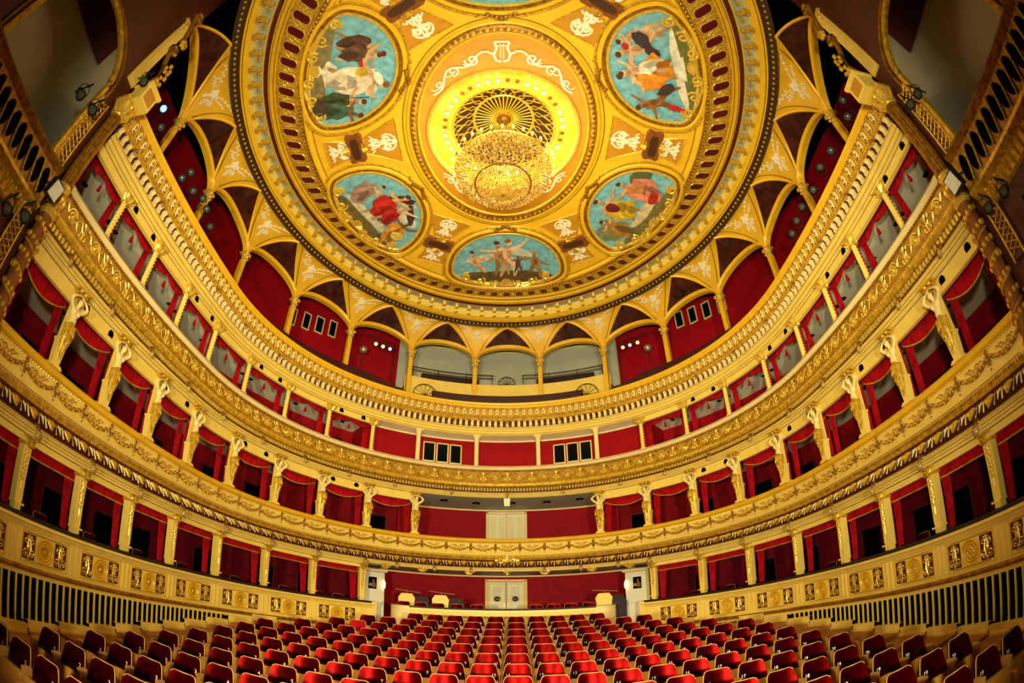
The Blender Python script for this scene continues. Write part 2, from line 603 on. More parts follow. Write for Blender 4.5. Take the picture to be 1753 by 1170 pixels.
# --- second balcony (scroll frieze, dentils)
bC = balcony('second balcony with flat gilt scroll frieze and cream rail')
bsweep(bC, 'rail', [(.4, 5.5), (.4, 5.72), (-.08, 5.73), (-.13, 5.68), (-.1, 5.6), (-.05, 5.565)], -BE, BE, 'creamhi')
bsweep(bC, 'fillet', [(-.05, 5.565), (-.07, 5.54), (-.05, 5.51), (-.03, 5.505)], -BE, BE, 'golddk')
bsweep(bC, 'parapet', [(-.03, 5.505), (-.04, 5.3), (-.06, 5.08), (-.07, 5.045)], -BE, BE, 'relief')
bsweep(bC, 'roll_moulding', [(-.07, 5.045), (-.12, 5.03), (-.17, 4.98), (-.19, 4.92), (-.17, 4.86), (-.12, 4.82), (-.09, 4.81)], -BE, BE, 'gold')
bsweep(bC, 'dentil_band', [(-.09, 4.81), (-.05, 4.8), (-.05, 4.63), (-.1, 4.615), (-.1, 4.585)], -BE, BE, 'maroon')  # dark colour paints in the shade between the dentils
bsweep(bC, 'fascia', [(-.1, 4.585), (-.03, 4.56), (-.03, 4.5), (.0, 4.48), (.0, 4.42), (.05, 4.4)], -BE, BE, 'cream')
bsweep(bC, 'soffit', [(.05, 4.4), (2.88, 4.4)], -BE, -3.7, 'offw')
bsweep(bC, 'soffit', [(.05, 4.4), (2.88, 4.4)], 3.7, BE, 'offw')
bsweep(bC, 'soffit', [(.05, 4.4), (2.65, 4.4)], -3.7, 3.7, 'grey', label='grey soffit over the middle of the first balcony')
bsweep(bC, 'deck', [(.1, 4.85), (2.6, 4.85)], -BE, BE, 'bench', .6)
beads(bC, -.195, 4.92, -BE, BE, .1, .024, 'goldhi')
beads(bC, -.06, 5.535, -BE, BE, .09, .016, 'goldhi')
dn = G().box(0, -.035, 0, .075, .07, .13).box(0, -.055, .045, .09, .03, .03)
dentil = dn.mesh('dentil', 'goldhi')
g = G()
for s in spaced(-BE, BE, .125):
    m = FM(s, -.05, 4.715)
    g.add([m @ Vector(v) for v in dn.V], dn.F)
o = ob('dentil_row', (g, 'goldhi', False), bC, kind='stuff')
o.location = (0, -YC, 0)
ro = G()
ro.tube(scroll(1.8, .17, .05, 34), .026, 5).ball((0, -.01, 0), (.055, .035, .055), 5, 8)
for j in range(8):
    a = j * PI / 4
    ro.ball((.085 * math.cos(a), -.01, .085 * math.sin(a)), (.028, .02, .028), 3, 5)
for q in (-1, 1):
    ro.tube([(q * .17, 0, -.02), (q * .25, 0, .1), (q * .33, 0, .14), (q * .38, 0, .08)], [.02, .02, .016, .01], 4)
    ro.tube([(q * .17, 0, .02), (q * .26, 0, -.1), (q * .34, 0, -.15)], [.018, .018, .008], 4)
roundel = ro.mesh('scroll_roundel', 'goldhi')
ca = G()
ca.lathe([(.02, -.19), (.07, -.17), (.03, -.1), (.055, -.03), (.02, .03), (.04, .1), (.09, .17), (.02, .19)], 8, sy=.45)
for q in (-1, 1):
    ca.tube([(0, 0, -.05), (q * .09, 0, .02), (q * .15, 0, .12), (q * .11, 0, .17)], [.018, .02, .016, .008], 4)
    ca.ball((q * .1, -.01, -.1), (.045, .025, .07), 4, 6)
candel = ca.mesh('candelabrum_relief', 'goldhi')
pos = spaced(-BE, BE, 1.0)
for i, s in enumerate(pos):
    bput(bC, 'scroll_roundel', roundel, s, -.065, 5.27, 1 if i % 2 else -1)
    if i:
        bput(bC, 'candelabrum_relief', candel, (s + pos[i - 1]) / 2, -.065, 5.27)

# --- gallery balcony (palmettes, bracket row)
bD = balcony('gallery balcony with a row of gilt palmettes above small brackets')
DE = 20.85
bsweep(bD, 'rail', [(.35, 8.45), (.35, 8.6), (-.06, 8.61), (-.1, 8.57), (-.08, 8.5), (-.02, 8.46), (0, 8.41)], -DE, DE, 'yellow')
bsweep(bD, 'parapet', [(0, 8.41), (-.01, 8.1), (-.04, 7.89)], -DE, DE, 'relief')
bsweep(bD, 'astragal', [(-.04, 7.89), (-.09, 7.875), (-.1, 7.84), (-.07, 7.8), (-.11, 7.78), (-.12, 7.75), (-.06, 7.735)], -DE, DE, 'gold')
bsweep(bD, 'bracket_band', [(-.06, 7.735), (.03, 7.73), (.03, 7.5), (-.02, 7.49)], -DE, DE, 'maroon')  # recess coloured dark for the shaded gaps between brackets
bsweep(bD, 'fascia', [(-.02, 7.49), (-.05, 7.47), (-.05, 7.4), (0, 7.38), (0, 7.22), (.03, 7.2), (.03, 7.14), (.1, 7.12)], -DE, DE, 'cream')
bsweep(bD, 'soffit', [(.1, 7.12), (WALLOFF, 7.12)], -DE, -5.6, 'offw')
bsweep(bD, 'soffit', [(.1, 7.12), (WALLOFF, 7.12)], 5.6, DE, 'offw')
bsweep(bD, 'soffit', [(.1, 7.12), (1.4, 7.12)], -5.6, 5.6, 'offw')
bsweep(bD, 'deck', [(.1, 7.8), (.8, 8.2), (.8, 8.7), (1.3, 8.75), (1.3, 9.15), (3.7, 9.3)], -DE, DE, 'bench', .5)
beads(bD, -.1, 7.84, -DE, DE, .085, .022)
pm = G()
pm.tube([(-.12, 0, -.2), (-.125, 0, .1), (-.08, 0, .2), (0, 0, .235), (.08, 0, .2), (.125, 0, .1), (.12, 0, -.2)], .016, 4, 2)
pm.prism([(-.07, -.12), (-.085, .04), (-.055, .14), (0, .18), (.055, .14), (.085, .04), (.07, -.12), (0, -.19)], -.03, 0, 0, .25)
pm.ball((0, -.035, 0), (.03, .02, .06), 4, 6, 1).ball((0, -.03, -.13), (.045, .025, .035), 4, 6, 1)
palm = pm.mesh('palmette', ['creamhi', 'golddk', 'yellow'])
for s in spaced(-DE, DE, .285):
    bput(bD, 'palmette', palm, s, -.025, 8.14)
br = G()
br.grid([[(x * .8, y, z) for y, z in ((.03, .12), (-.1, .12), (-.11, .07), (-.05, .03), (-.045, -.05), (-.075, -.1), (.03, -.12))] for x in (-.055, .055)])
br.add([(x, y, z) for x in (-.044,) for y, z in ((.03, .12), (-.1, .12), (-.11, .07), (-.05, .03), (-.045, -.05), (-.075, -.1), (.03, -.12))], [tuple(range(7))])
br.add([(x, y, z) for x in (.044,) for y, z in ((.03, .12), (-.1, .12), (-.11, .07), (-.05, .03), (-.045, -.05), (-.075, -.1), (.03, -.12))], [tuple(range(6, -1, -1))])
brk = br.mesh('small_bracket', 'creamhi')
for s in spaced(-DE, DE, .25):
    bput(bD, 'small_bracket', brk, s, 0, 7.61, 1.3)

# lintels between the box openings and the balcony above
for par, za, zb, lo in ((bB, 1.32, 1.12, 5.68), (bC, 4.4, 4.06, 3.72), (bD, 7.12, 6.88, 5.68)):
    for k in (-1, 1):
        bsweep(par, 'lintel', [(.08, za + .02), (.08, zb), (.2, zb), (.2, za + .02)], k * lo, k * BE, 'cream')

for par, of_, z in ((bB, -.004, 1.38), (bB, -.054, 1.46), (bC, -.034, 4.52), (bC, -.004, 4.45), (bD, -.004, 7.3), (bD, -.054, 7.42), (bD, .026, 7.17), (bB, -.245, 1.945), (bC, -.135, 5.66)):
    bsweep(par, 'painted_line', [(of_ - .004, z), (of_ - .004, z + .014)], -DE, DE, 'line')
# --- parterre parapets (two wings)
md = G()
ring = lambda r, rr, n=24: md.tube([(r * math.cos(2 * PI * j / n), 0, r * math.sin(2 * PI * j / n)) for j in range(n)], rr, 5, 0, True, 1., (0, 1, 0))
ring(.2, .026), ring(.145, .018), ring(.105, .012)
md.ball((0, -.005, 0), (.045, .03, .045), 4, 8, 1)
md.add([(.19 * math.cos(2 * PI * j / 24), .006, .19 * math.sin(2 * PI * j / 24)) for j in range(24)], [tuple(range(24))], 2)
for j in range(8):
    md.ball((.07 * math.cos(j * PI / 4), -.005, .07 * math.sin(j * PI / 4)), (.03, .02, .03), 3, 5, 1)
medal = md.mesh('medallion', ['yellow', 'gold', 'relief'])
sp = G()
sp.box(0, .012, 0, .3, .02, .44, 1)
for q in (-1, 1):
    for r in (-1, 1):
        sp.tube(scroll(1.3, .07, .015, 16, q * .07, r * .105, q, r * PI / 2), .014, 4)
    sp.tube([(q * .01, 0, -.2), (q * .05, -.01, -.02), (q * .01, 0, .2)], .014, 4)
sp.ball((0, 0, 0), (.05, .03, .07), 4, 6).ball((0, 0, .17), (.04, .02, .03), 4, 6).ball((0, 0, -.17), (.04, .02, .03), 4, 6)
scp = sp.mesh('scroll_panel', ['goldhi', 'maroon'])
fr = G()
for x, z, sx, sz in ((0, .3, 1.5, .03), (0, -.3, 1.5, .03), (-.75, 0, .03, .63), (.75, 0, .03, .63)):
    fr.box(x, 0, z, sx, .03, sz)
fr.box(0, .008, .27, 1.24, .012, .012, 1).box(0, .008, -.27, 1.24, .012, .012, 1)
pfr = fr.mesh('panel_frame', ['yellow', 'line'], False)
st = G().box(0, 0, 0, .06, .04, .62)
strip = st.mesh('pilaster_strip', 'cream', False)
sl = G().box(0, 0, -.5, .036, .04, 1.0)
slat = sl.mesh('slat', 'cream', False)
for k in (-1, 1):
    par = ob('parterre_parapet', None, label='cream stalls box parapet with gilt medallions above dark slatted wainscot', cat='parapet', group='two wings of the parterre parapet')
    par.location = (0, YC, 0)
    a, b = (k * 5.2, k * BE)
    bsweep(par, 'rail', [(.45, -.3), (.45, -.17), (0, -.16), (-.05, -.2), (-.03, -.24)], a, b, 'rail')
    bsweep(par, 'cornice', [(-.03, -.24), (-.11, -.25), (-.12, -.3), (-.06, -.34), (-.05, -.38), (-.01, -.41), (0, -.44)], a, b, 'cream')
    bsweep(par, 'body', [(0, -.44), (0, -1.13)], a, b, 'cream')
    bsweep(par, 'base_moulding', [(0, -1.13), (-.025, -1.14), (-.045, -1.18), (-.03, -1.23), (.02, -1.25)], a, b, 'golddk')
    bsweep(par, 'wainscot_backing', [(.06, -1.27), (.06, -2.9)], a, b, 'dark')  # near-black sheet paints the darkness of the gaps behind the slats
    bsweep(par, 'top_band', [(.02, -1.25), (.02, -1.33), (.06, -1.33)], a, b, 'cream')
    bsweep(par, 'end_post', [(.45, -.18), (-.06, -.18), (-.06, -2.3), (.45, -2.3), (.45, -.18)], k * 5.12, k * 5.32, 'cream')
    for s0, s1 in [q for q in BAYS if q[0] * k > 0 or q[1] * k > 0]:
        c, wd = (s0 + s1) / 2, (s1 - s0)
        fx = (wd - .36) / 1.6
        bput(par, 'medallion', medal, c, -.01, -.75, 1.22, 1.22)
        bput(par, 'panel_frame', pfr, c, -.01, -.75, fx)
        for q in (-1, 1):
            bput(par, 'scroll_panel', scp, c + q * .52 * fx, -.01, -.75, q * 1.3 * min(1, fx), 1.12)
            bput(par, 'pilaster_strip', strip, c + q * (wd / 2 - .08), -.01, -.75)
    for s in spaced(min(8.3 * k, b), max(8.3 * k, b), .2):
        x, y = P(s)
        i = (14.7 - y) / .95
        zb = fz(min(max(round(i), 0), 13)) + .18
        bput(par, 'slat', slat, s, .03, -1.3, 1, max(.05, -1.3 - zb))
    # stepped kerb under the slats
    for i in range(0, 13):
        y0, y1 = row_y(i) - .4, row_y(i) + .55
        js = [j for j in range(len(PS)) if PS[j] * k > 5.3 and abs(PS[j]) < BE and y0 <= PY[j] <= y1]
        if len(js) < 2:
            continue
        sa, sb = PS[js[0]], PS[js[-1]]
        z = fz(i)
        bsweep(par, 'kerb_step', [(.1, z + .2), (-.06, z + .2), (-.06, z + .05), (-.1, z + .05), (-.1, z - .1)], sa - .02, sb + .02, 'cream', .3)
    # plain cream plinth nearer the back where there are no slats
    bsweep(par, 'plinth', [(.0, -1.3), (.0, -2.3)], a, k * 8.2, 'cream')

# dark half-round grilles on every other lintel
gl = G().prism([(-.09, -.07), (-.1, .02), (-.05, .09), (.05, .09), (.1, .02), (.09, -.07)], -.012, 0, 0, .1).mesh('lintel_grille', 'dark', False)
for par, z, bays in ((bC, 4.24, BAYS), (bD, 7.0, BAYS)):
    for j, (a, b) in enumerate(bays):
        if j % 2:
            for q in (-.5, .5):
                bput(par, 'lintel_grille', gl, (a + b) / 2 + q, .078, z)
# thin dark painted line under each lintel band
for par, z in ((bB, 1.25), (bC, 4.37), (bD, 7.09)):
    for k in (-1, 1):
        bsweep(par, 'painted_line', [(.075, z), (.075, z + .018)], k * (5.7 if par is not bC else 3.75), k * BE, 'line')

for k, (off, z, hw_) in enumerate(((2.86, 1.25, 4.9), (2.66, 4.33, 3.7), (.75, 7.05, 5.6), (3.36, 13.0, 4.0))):
    ob('trim_%d' % (20 + k), (sweep(G(), [(off, z), (off - .04, z), (off - .04, z + .06), (off, z + .06)], srange(-hw_, hw_, .4)), 'creamhi'), kind='structure', label='pale cornice strip along the top of a back wall', cat='trim')

# ------------------------------------------------------------------ box partitions, doors, vents
BAYB = BAYS[:8] + [(-5.68, -3.72), (3.72, 5.68)] + BAYS[8:]
dcount = 0
for nm, z0, z1, bays, cols, dh in (('stalls', -1.3, 1.32, BAYS, COLS, 1.95), ('first tier', 1.75, 4.4, BAYB, COLS + [-3.72, 3.72], 1.95), ('second tier', 4.85, 7.12, BAYS, COLS, 1.75)):
    zl = z0 + (1.05 if nm != 'first tier' else .95)
    for s in cols:
        g = G().box(0, 1.2, (z0 + zl) / 2, .06, 1.6, zl - z0)
        ob('wall_partition', (g, 'red', False), mw=FM(s, 0, 0), kind='structure', label='low red partition between two %s boxes' % nm, cat='wall')
    for j, (a, b) in enumerate(bays):
        c = (a + b) / 2 + (.22 if (j * 7 + len(nm)) % 3 == 0 else -.2 if (j * 7 + len(nm)) % 3 == 1 else .05)
        dcount += 1
        d = ob('door_%d' % dcount, None, mw=FM(c, (WALLOFF if nm != 'first tier' else 2.9) - .03, z0), kind='structure', label='doorway with painted-in darkness at the back of a %s box' % nm, cat='door')
        ob('painted_dark_panel', (G().box(0, 0, dh / 2, .84, .04, dh), 'dark', False), d)  # near-black panel paints in the darkness of an unlit vestibule
        f = G().box(-.45, -.01, dh / 2, .06, .07, dh).box(.45, -.01, dh / 2, .06, .07, dh).box(0, -.01, dh + .03, .96, .07, .06)
        ob('door_frame', (f, 'redpan', False), d)
vent = G().box(0, 0, 0, .13, .13, .02).box(0, 0, -.012, .17, .17, .006).mesh('ceiling_vent', 'dark', False)
for par, z, bays in ((bC, 4.385, BAYB), (bD, 7.105, BAYS)):
    for a, b in bays:
        for q in (-.2, .2):
            bput(par, 'ceiling_vent', vent, (a + b) / 2 + q, 1.45, z)

# ------------------------------------------------------------------ stalls pillars
e = ob('box_pillar', None, label='square cream pillar with gilt floral drop between two stalls boxes', cat='pillar', group='pillars between the stalls boxes')
g = G().box(0, 0, .66, .2, .2, 1.12, 0, 1.12, 1.1)
for q in (-1, 1):
    g.box(q * .085, -.107, .68, .03, .02, 1.0)
ob('shaft', (g, 'cream', False), e)
g = G().box(0, -.02, .06, .17, .2, .12).box(0, -.05, .12, .25, .27, .04).box(0, .02, -.02, .1, .12, .12)
ob('foot', (g, ['cream'], False), e)
g = G()
for i in range(7):
    z = 1.1 - i * .085
    g.ball((.02 * math.sin(i * 2.1), -.125, z), (.045 - .003 * i, .025, .045), 3, 6)
    for q in (-1, 1):
        g.tube([(0, -.115, z), (q * .055, -.125, z + .03), (q * .075, -.12, z - .01)], [.014, .014, .006], 4)
g.tube([(0, -.115, 1.1), (0, -.12, .4)], .012, 4)
ob('floral_relief', (g, 'goldhi'), e)
g = G().box(0, -.02, 1.24, .3, .28, .06).box(0, -.04, 1.38, .34, .34, .05)
for q in (-1, 1):
    g.tube(scroll(1.4, .075, .015, 18, q * .14, 1.3, q), .026, 5)
    g.ball((q * .06, -.14, 1.3), (.06, .05, .07), 4, 6)
g.tube([(0, -.14, 1.2), (0, -.19, 1.26), (0, -.24, 1.32), (0, -.21, 1.37)], [.06, .06, .05, .03], 6)
g.ball((0, -.16, 1.3), (.06, .06, .08), 4, 6)
ob('capital', (g, 'gold'), e)
place_all(e, [FM(s, .14, -.15) for s in COLS], ['square cream pillar with gilt floral drop, %s stalls pillar from the corner column' % nth(s, COLS) for s in COLS])

# ------------------------------------------------------------------ caryatids


def remesh(g, vox, name, m, smooth=4):
    me = g.mesh(name + '_raw', m)
    t = bpy.data.objects.new('tmp', me)
    COL.objects.link(t)
    r = t.modifiers.new('r', 'REMESH')
    r.mode, r.voxel_size = 'VOXEL', vox
    r.use_smooth_shade = True
    k = t.modifiers.new('s', 'SMOOTH')
    k.iterations, k.factor = smooth, .5
    dg = bpy.context.evaluated_depsgraph_get()
    out = bpy.data.meshes.new_from_object(t.evaluated_get(dg))
    out.name = name
    out.materials.clear()
    out.materials.append(M[m])
    out.polygons.foreach_set('use_smooth', [True] * len(out.polygons))
    bpy.data.objects.remove(t)
    return out


e = ob('caryatid', None, label='ivory caryatid with raised arms and gilt drapery on a first tier pedestal', cat='statue', group='caryatids of the first tier')
g = G().box(0, .02, .3, .17, .17, .5, 0, 1.35, 1.25).box(0, .02, .04, .26, .25, .06).box(0, .02, .015, .3, .29, .03).box(0, .02, .575, .26, .24, .05)
g.box(0, .07, 1.1, .2, .055, 1.06)
ob('pedestal', (g, 'cream', False), e)
g = G()
hip, wst, chs = (.0, -.07, .9), (.015, -.075, 1.04), (-.005, -.085, 1.2)
g.ball(hip, (.125, .095, .12), 8, 10).ball(wst, (.092, .07, .12), 8, 10).ball(chs, (.12, .085, .12), 8, 10)
g.ball((-.055, -.15, 1.2), (.048, .045, .05), 6, 8).ball((.055, -.15, 1.2), (.048, .045, .05), 6, 8)
g.tube([(0, -.08, 1.27), (.01, -.09, 1.4)], [.045, .04], 8)
g.ball((.015, -.12, 1.45), (.062, .074, .085), 8, 10).ball((.015, -.19, 1.44), (.012, .016, .018), 4, 6)
for q in (-1, 1):
    g.tube([(q * .1, -.085, 1.27), (q * .17, -.1, 1.33), (q * .235, -.13, 1.42)], [.05, .047, .038], 8)
    g.tube([(q * .235, -.13, 1.42), (q * .17, -.12, 1.51), (q * .075, -.09, 1.57)], [.04, .034, .026], 8)
    g.ball((q * .06, -.085, 1.585), (.04, .035, .026), 6, 8)
    for f in range(3):
        g.tube([(q * .06, -.1 + .02 * f, 1.58), (q * .0, -.12 + .02 * f, 1.6)], [.013, .011], 5)
g.tube([(-.05, -.07, .9), (-.05, -.09, .72), (-.03, -.07, .5)], [.075, .06, .04], 8)
g.tube([(.06, -.08, .9), (.06, -.12, .72), (.035, -.08, .5)], [.075, .062, .04], 8)
ob('figure', remesh(g, .014, 'caryatid_figure', 'stat'), e)
g = G()
for i in range(9):
    a = -1 + 2 * i / 8
    g.tube([(a * .12, -.1 - .05 * (1 - a * a), .9), (a * .13 + .02 * math.sin(i * 2), -.12 - .06 * (1 - a * a), .72), (a * .085 + .02 * math.sin(i * 3), -.09 - .04 * (1 - a * a), .5), (a * .05, -.08, .3 - .06 * (i % 3))], [.034, .034, .027, .008], 5)
g.tube([(-.13, -.1, .86), (-.05, -.19, .93), (.06, -.18, .88), (.13, -.09, .95)], [.03, .042, .04, .03], 6)
ob('drapery', (g, 'gold'), e)
g = G()
for q in (-1, 1):
    g.ball((q * .035 + .015, -.09, 1.5), (.05, .06, .05), 5, 7)
g.ball((.015, -.075, 1.47), (.075, .06, .075), 5, 7)
ob('hair', (g, 'golddk'), e)
g = G().box(0, -.03, 1.63, .26, .2, .05).box(0, -.03, 1.713, .34, .24, .05)
for q in (-1, 1):
    g.tube(scroll(1.3, .055, .012, 16, q * .15, 1.665, q), .022, 5)
    g.ball((q * .07, -.13, 1.67), (.06, .04, .04), 4, 6)
ob('capital', (g, 'gold'), e)
cs = sorted(COLS + [-3.72, 3.72])
place_all(e, [FM(s, -.02, 2.675, -1.2 if s > 0 else 1.2, 1., .985) for s in cs], ['ivory caryatid with raised arms and gilt drapery, %s from the corner column' % nth(s, cs) for s in cs])

# ------------------------------------------------------------------ twisted columns of the second tier
e = ob('twisted_column', None, label='cream barley-twist column with gilt capital on the second tier', cat='column', group='twisted columns of the second tier')
rows = []
for i in range(73):
    z = .1 + 1.0 * i / 72
    rows.append([((.074 + .016 * math.cos(3 * (2 * PI * j / 20) - z * 60)) * math.cos(2 * PI * j / 20), (.074 + .016 * math.cos(3 * (2 * PI * j / 20) - z * 60)) * math.sin(2 * PI * j / 20), z) for j in range(20)])
ob('shaft', (G().grid(rows, 0, False, True), 'cream', True, 80), e)
g = G().lathe([(.14, 0), (.14, .04), (.11, .06), (.12, .08), (.09, .1)], 14)
ob('base', (g, 'cream'), e)
g = G().lathe([(.085, 1.08), (.1, 1.1), (.085, 1.13), (.1, 1.2), (.15, 1.29), (.16, 1.3)], 12).box(0, 0, 1.325, .34, .32, .05)
for a in range(8):
    c, s_ = math.cos(a * PI / 4 + .39), math.sin(a * PI / 4 + .39)
    g.tube([(.09 * c, .09 * s_, 1.12), (.13 * c, .13 * s_, 1.2), (.19 * c, .19 * s_, 1.27), (.185 * c, .185 * s_, 1.22)], [.03, .034, .028, .014], 5)
ob('capital', (g, 'goldhi'), e, Matrix.Diagonal((1.35, 1.15, 1, 1)))
place_all(e, [FM(s, .12, 5.735) for s in COLS], ['cream barley-twist column of the second tier, %s from the corner column' % nth(s, COLS) for s in COLS])
# plain columns in front of the booth
e = ob('plain_column', None, label='plain round cream column in front of the red projection booth', cat='column', group='plain columns before the booth')
ob('shaft', (G().lathe([(.12, 0), (.12, .05), (.095, .07), (.095, 1.2), (.1, 1.24)], 18), 'creamhi'), e)
ob('capital', (G().lathe([(.1, 1.2), (.13, 1.25), (.11, 1.27), (.15, 1.32), (.15, 1.34)], 18).box(0, 0, 1.36, .34, .34, .05), 'creamhi'), e)
place_all(e, [FM(s, .2, 5.735) for s in (-3.7, -1.27, 1.27, 3.7)], ['plain round cream column before the red booth, %s' % ('beside the bare red panel' if abs(s) < 2 else 'on the outer side of a triple window') for s in (-3.7, -1.27, 1.27, 3.7)])

# ------------------------------------------------------------------ curtains


def drape(W, z0, z1, side, wt, wb, power=1.6):
    rows = []
    for i in range(13):
        u = i / 12
        z = z1 + (z0 - z1) * u
        wd = wt + (wb - wt) * (u ** (1 / power) if u > 0 else 0)
        rows.append([(side * (W / 2 - wd * j / 24), .0 + .028 * math.sin(j * 1.6 + .6 * math.sin(u * 3)) * (.6 + .4 * u), z) for j in range(25)])
    return G().grid(rows)


def valance(W, z1, droop, thick=.05):
    rows = []
    for i in range(7):
        u = i / 6
        rows.append([((j / 28 - .5) * W, -.05 - .035 * math.sin(u * PI) - .014 * math.sin(j * 1.9 + u), z1 - droop(j / 28) * u) for j in range(29)])
    return G().grid(rows)


def fringe(W, z1, droop, r=.02):
    return G().tube([((j / 28 - .5) * W, -.055, z1 - droop(j / 28)) for j in range(29)], r, 5)


for tier, z0, z1, bays, dl, wt, wb, fm in (
        ('stalls', -.14, 1.14, BAYS, lambda u: .21, .34, .2, 'gold'),
        ('first tier', 2.68, 4.08, BAYB, lambda u: .1 + .25 * math.sin(PI * u) ** .8, .30, .2, 'gold'),
        ('second tier', 5.74, 6.9, BAYS, lambda u: .1 + .1 * abs(math.sin(2 * PI * u)) + .03 * math.cos(2 * PI * u), .2, .26, 'velvet')):
    W = 1.72
    h = z1 - z0
    protos = {}
    look = {'stalls': 'straight fringed valance', 'first tier': 'drooping swag valance', 'second tier': 'scalloped valance and tassel'}[tier]
    e = ob('box_curtain', None, label='red curtain with ' + look, cat='curtain', group='curtains of the %s boxes' % tier)
    for sd in (-1, 1):
        ob('drape', (drape(W, 0, h, sd, wt, wb, 1.4), 'velvet', True, 180), e)
    ob('pelmet_board', (G().box(0, -.095, h + .01, W, .12, .04), 'redpan', False), e)
    v = ob('valance', (valance(W, h, dl), 'velvet', True, 180), e)
    ob('fringe', (fringe(W, h, dl), fm), v)
    if tier == 'second tier':
        g = G().tube([(0, -.05, h - .13), (0, -.05, h - .22)], .008, 4).ball((0, -.05, h - .24), .024, 4, 6).lathe([(.022, -.26), (.045, -.33), (.055, -.43), (.001, -.43)], 8, (0, -.05, h))
        ob('tassel', (g, 'velvet'), e)
    place_all(e, [FM((a + b) / 2, .34, z0, (b - a - .12) / W) for a, b in bays], ['red curtain with %s, %s %s box from the corner column' % (look, nth((a + b) / 2, [sum(q) / 2 for q in bays]), tier) for a, b in bays])

# ------------------------------------------------------------------ globe lamps on the balcony fronts


def globe_lamp(label, group, ss, off, z, r=.075, k=1.):
    mws = [FM(s, off, z, k, k, k) for s in ss]
    where = ['%s from the corner column' % nth(s, ss) for s in ss]
    e = ob('globe_lamp', None, label=label, cat='lamp', group=group)
    g = G().tube([(0, .1, .12), (0, -.02, .16), (0, -.05, .1), (0, -.05, .06)], [.02, .02, .016, .02], 5).lathe([(.045, .06), (.05, .04), (.035, .02)], 10, (0, -.05, 0)).ball((0, .08, .12), (.05, .03, .06), 4, 6)
    for q in (-1, 1):
        g.tube([(0, .06, .12), (q * .06, .03, .15), (q * .08, .02, .1)], [.014, .014, .006], 4)
    ob('bracket', (g, 'golddk'), e)
    ob('globe', (G().ball((0, -.05, -.045), (r, r, r * 1.2), 9, 12), 'amber'), e)
    place_all(e, mws, [label + ', ' + t for t in where])


globe_lamp('amber globe lamp below the first balcony', 'globe lamps below the first balcony', [-s for s in SP] + SP + [-4.4, -2.9, -1.45, 1.45, 2.9, 4.4], -.155, 1.355)
mids = [(a + b) / 2 for a, b in BAYB]
globe_lamp('amber globe lamp below the second balcony', 'globe lamps below the second balcony', mids + [-2.3, 0, 2.3], -.2, 4.52, .065)
globe_lamp('tiny amber globe lamp below the gallery', 'globe lamps below the gallery', mids + [-2.3, 0, 2.3], -.165, 7.625, .05, .75)

# ------------------------------------------------------------------ ceiling
YCC = 9.9


def ell(rx, ry, n, ph=0.):
    t = np.linspace(0, 2 * PI, 4001)
    x, y = rx * np.sin(t), ry * np.cos(t)
    L = np.concatenate([[0], np.cumsum(np.hypot(np.diff(x), np.diff(y)))])
    tt = np.interp((np.arange(n) + ph) / n * L[-1], L, t)
    return [(rx * math.sin(a), YCC + ry * math.cos(a), a) for a in tt]


TH = [2 * PI * j / 160 for j in range(160)]


def ering(g, prof, mi=0):
    return g.grid([[(rx * math.sin(t), YCC + ry * math.cos(t), z) for rx, ry, z in prof] for t in TH], mi, True, False)


CE = ob('ceiling', None, kind='structure', label='oval gilt ceiling with paintings around a lit well', cat='ceiling')


def cpart(name, g, m, smooth=True, par=None, ang=40, kind=None, label=None):
    return ob(name, (g, m, smooth, ang), par or CE, kind=kind, label=label)


def cring(name, prof, m):
    return cpart(name, ering(G(), prof), m)


cring('bead_channel', [(9.2, 10.9, 13.12), (9.17, 10.87, 13.2), (9.0, 10.7, 13.27), (8.9, 10.58, 13.27)], 'line')
g = G()
for x, y, a in ell(9.06, 10.76, 300):
    g.ball((x, y, 13.22), .05, 4, 6)
cpart('bead_ring', g, 'goldhi', kind='stuff')
cring('outer_fillet', [(8.9, 10.58, 13.27), (8.86, 10.55, 13.22), (8.76, 10.44, 13.26), (8.7, 10.38, 13.32), (8.62, 10.3, 13.34)], 'yellow')
cring('frieze', [(8.62, 10.3, 13.34), (8.6, 10.27, 13.5), (8.57, 10.23, 13.66)], 'cream')
cring('cornice_soffit', [(8.57, 10.23, 13.66), (8.24, 9.82, 13.66)], 'blue')
cring('cornice_lip', [(8.24, 9.82, 13.66), (8.23, 9.8, 13.6), (8.16, 9.72, 13.58)], 'yellow')
cring('maroon_band', [(8.16, 9.72, 13.58), (8.02, 9.55, 13.62)], 'maroon')
cring('yellow_band', [(8.02, 9.55, 13.62), (8.0, 9.5, 13.57), (7.92, 9.38, 13.6), (7.9, 9.33, 13.66), (7.83, 9.2, 13.66), (7.8, 9.13, 13.72)], 'yellow')
OV = [(7.8, 9.13, 13.72), (6.88, 8.26, 13.46)]
cring('panel_band', OV, 'gold')
cring('braid', [(6.88, 8.26, 13.46), (6.84, 8.22, 13.4), (6.78, 8.16, 13.4), (6.74, 8.12, 13.44)], 'golddk')
cring('inner_fillet', [(6.74, 8.12, 13.44), (6.7, 8.08, 13.4), (6.62, 8.0, 13.42), (6.58, 7.96, 13.5)], 'yellow')
g = G()
for x, y, a in ell(6.81, 8.19, 300):
    g.ball((x, y, 13.4), .035, 3, 5)
cpart('braid_beads', g, 'goldhi', kind='stuff')


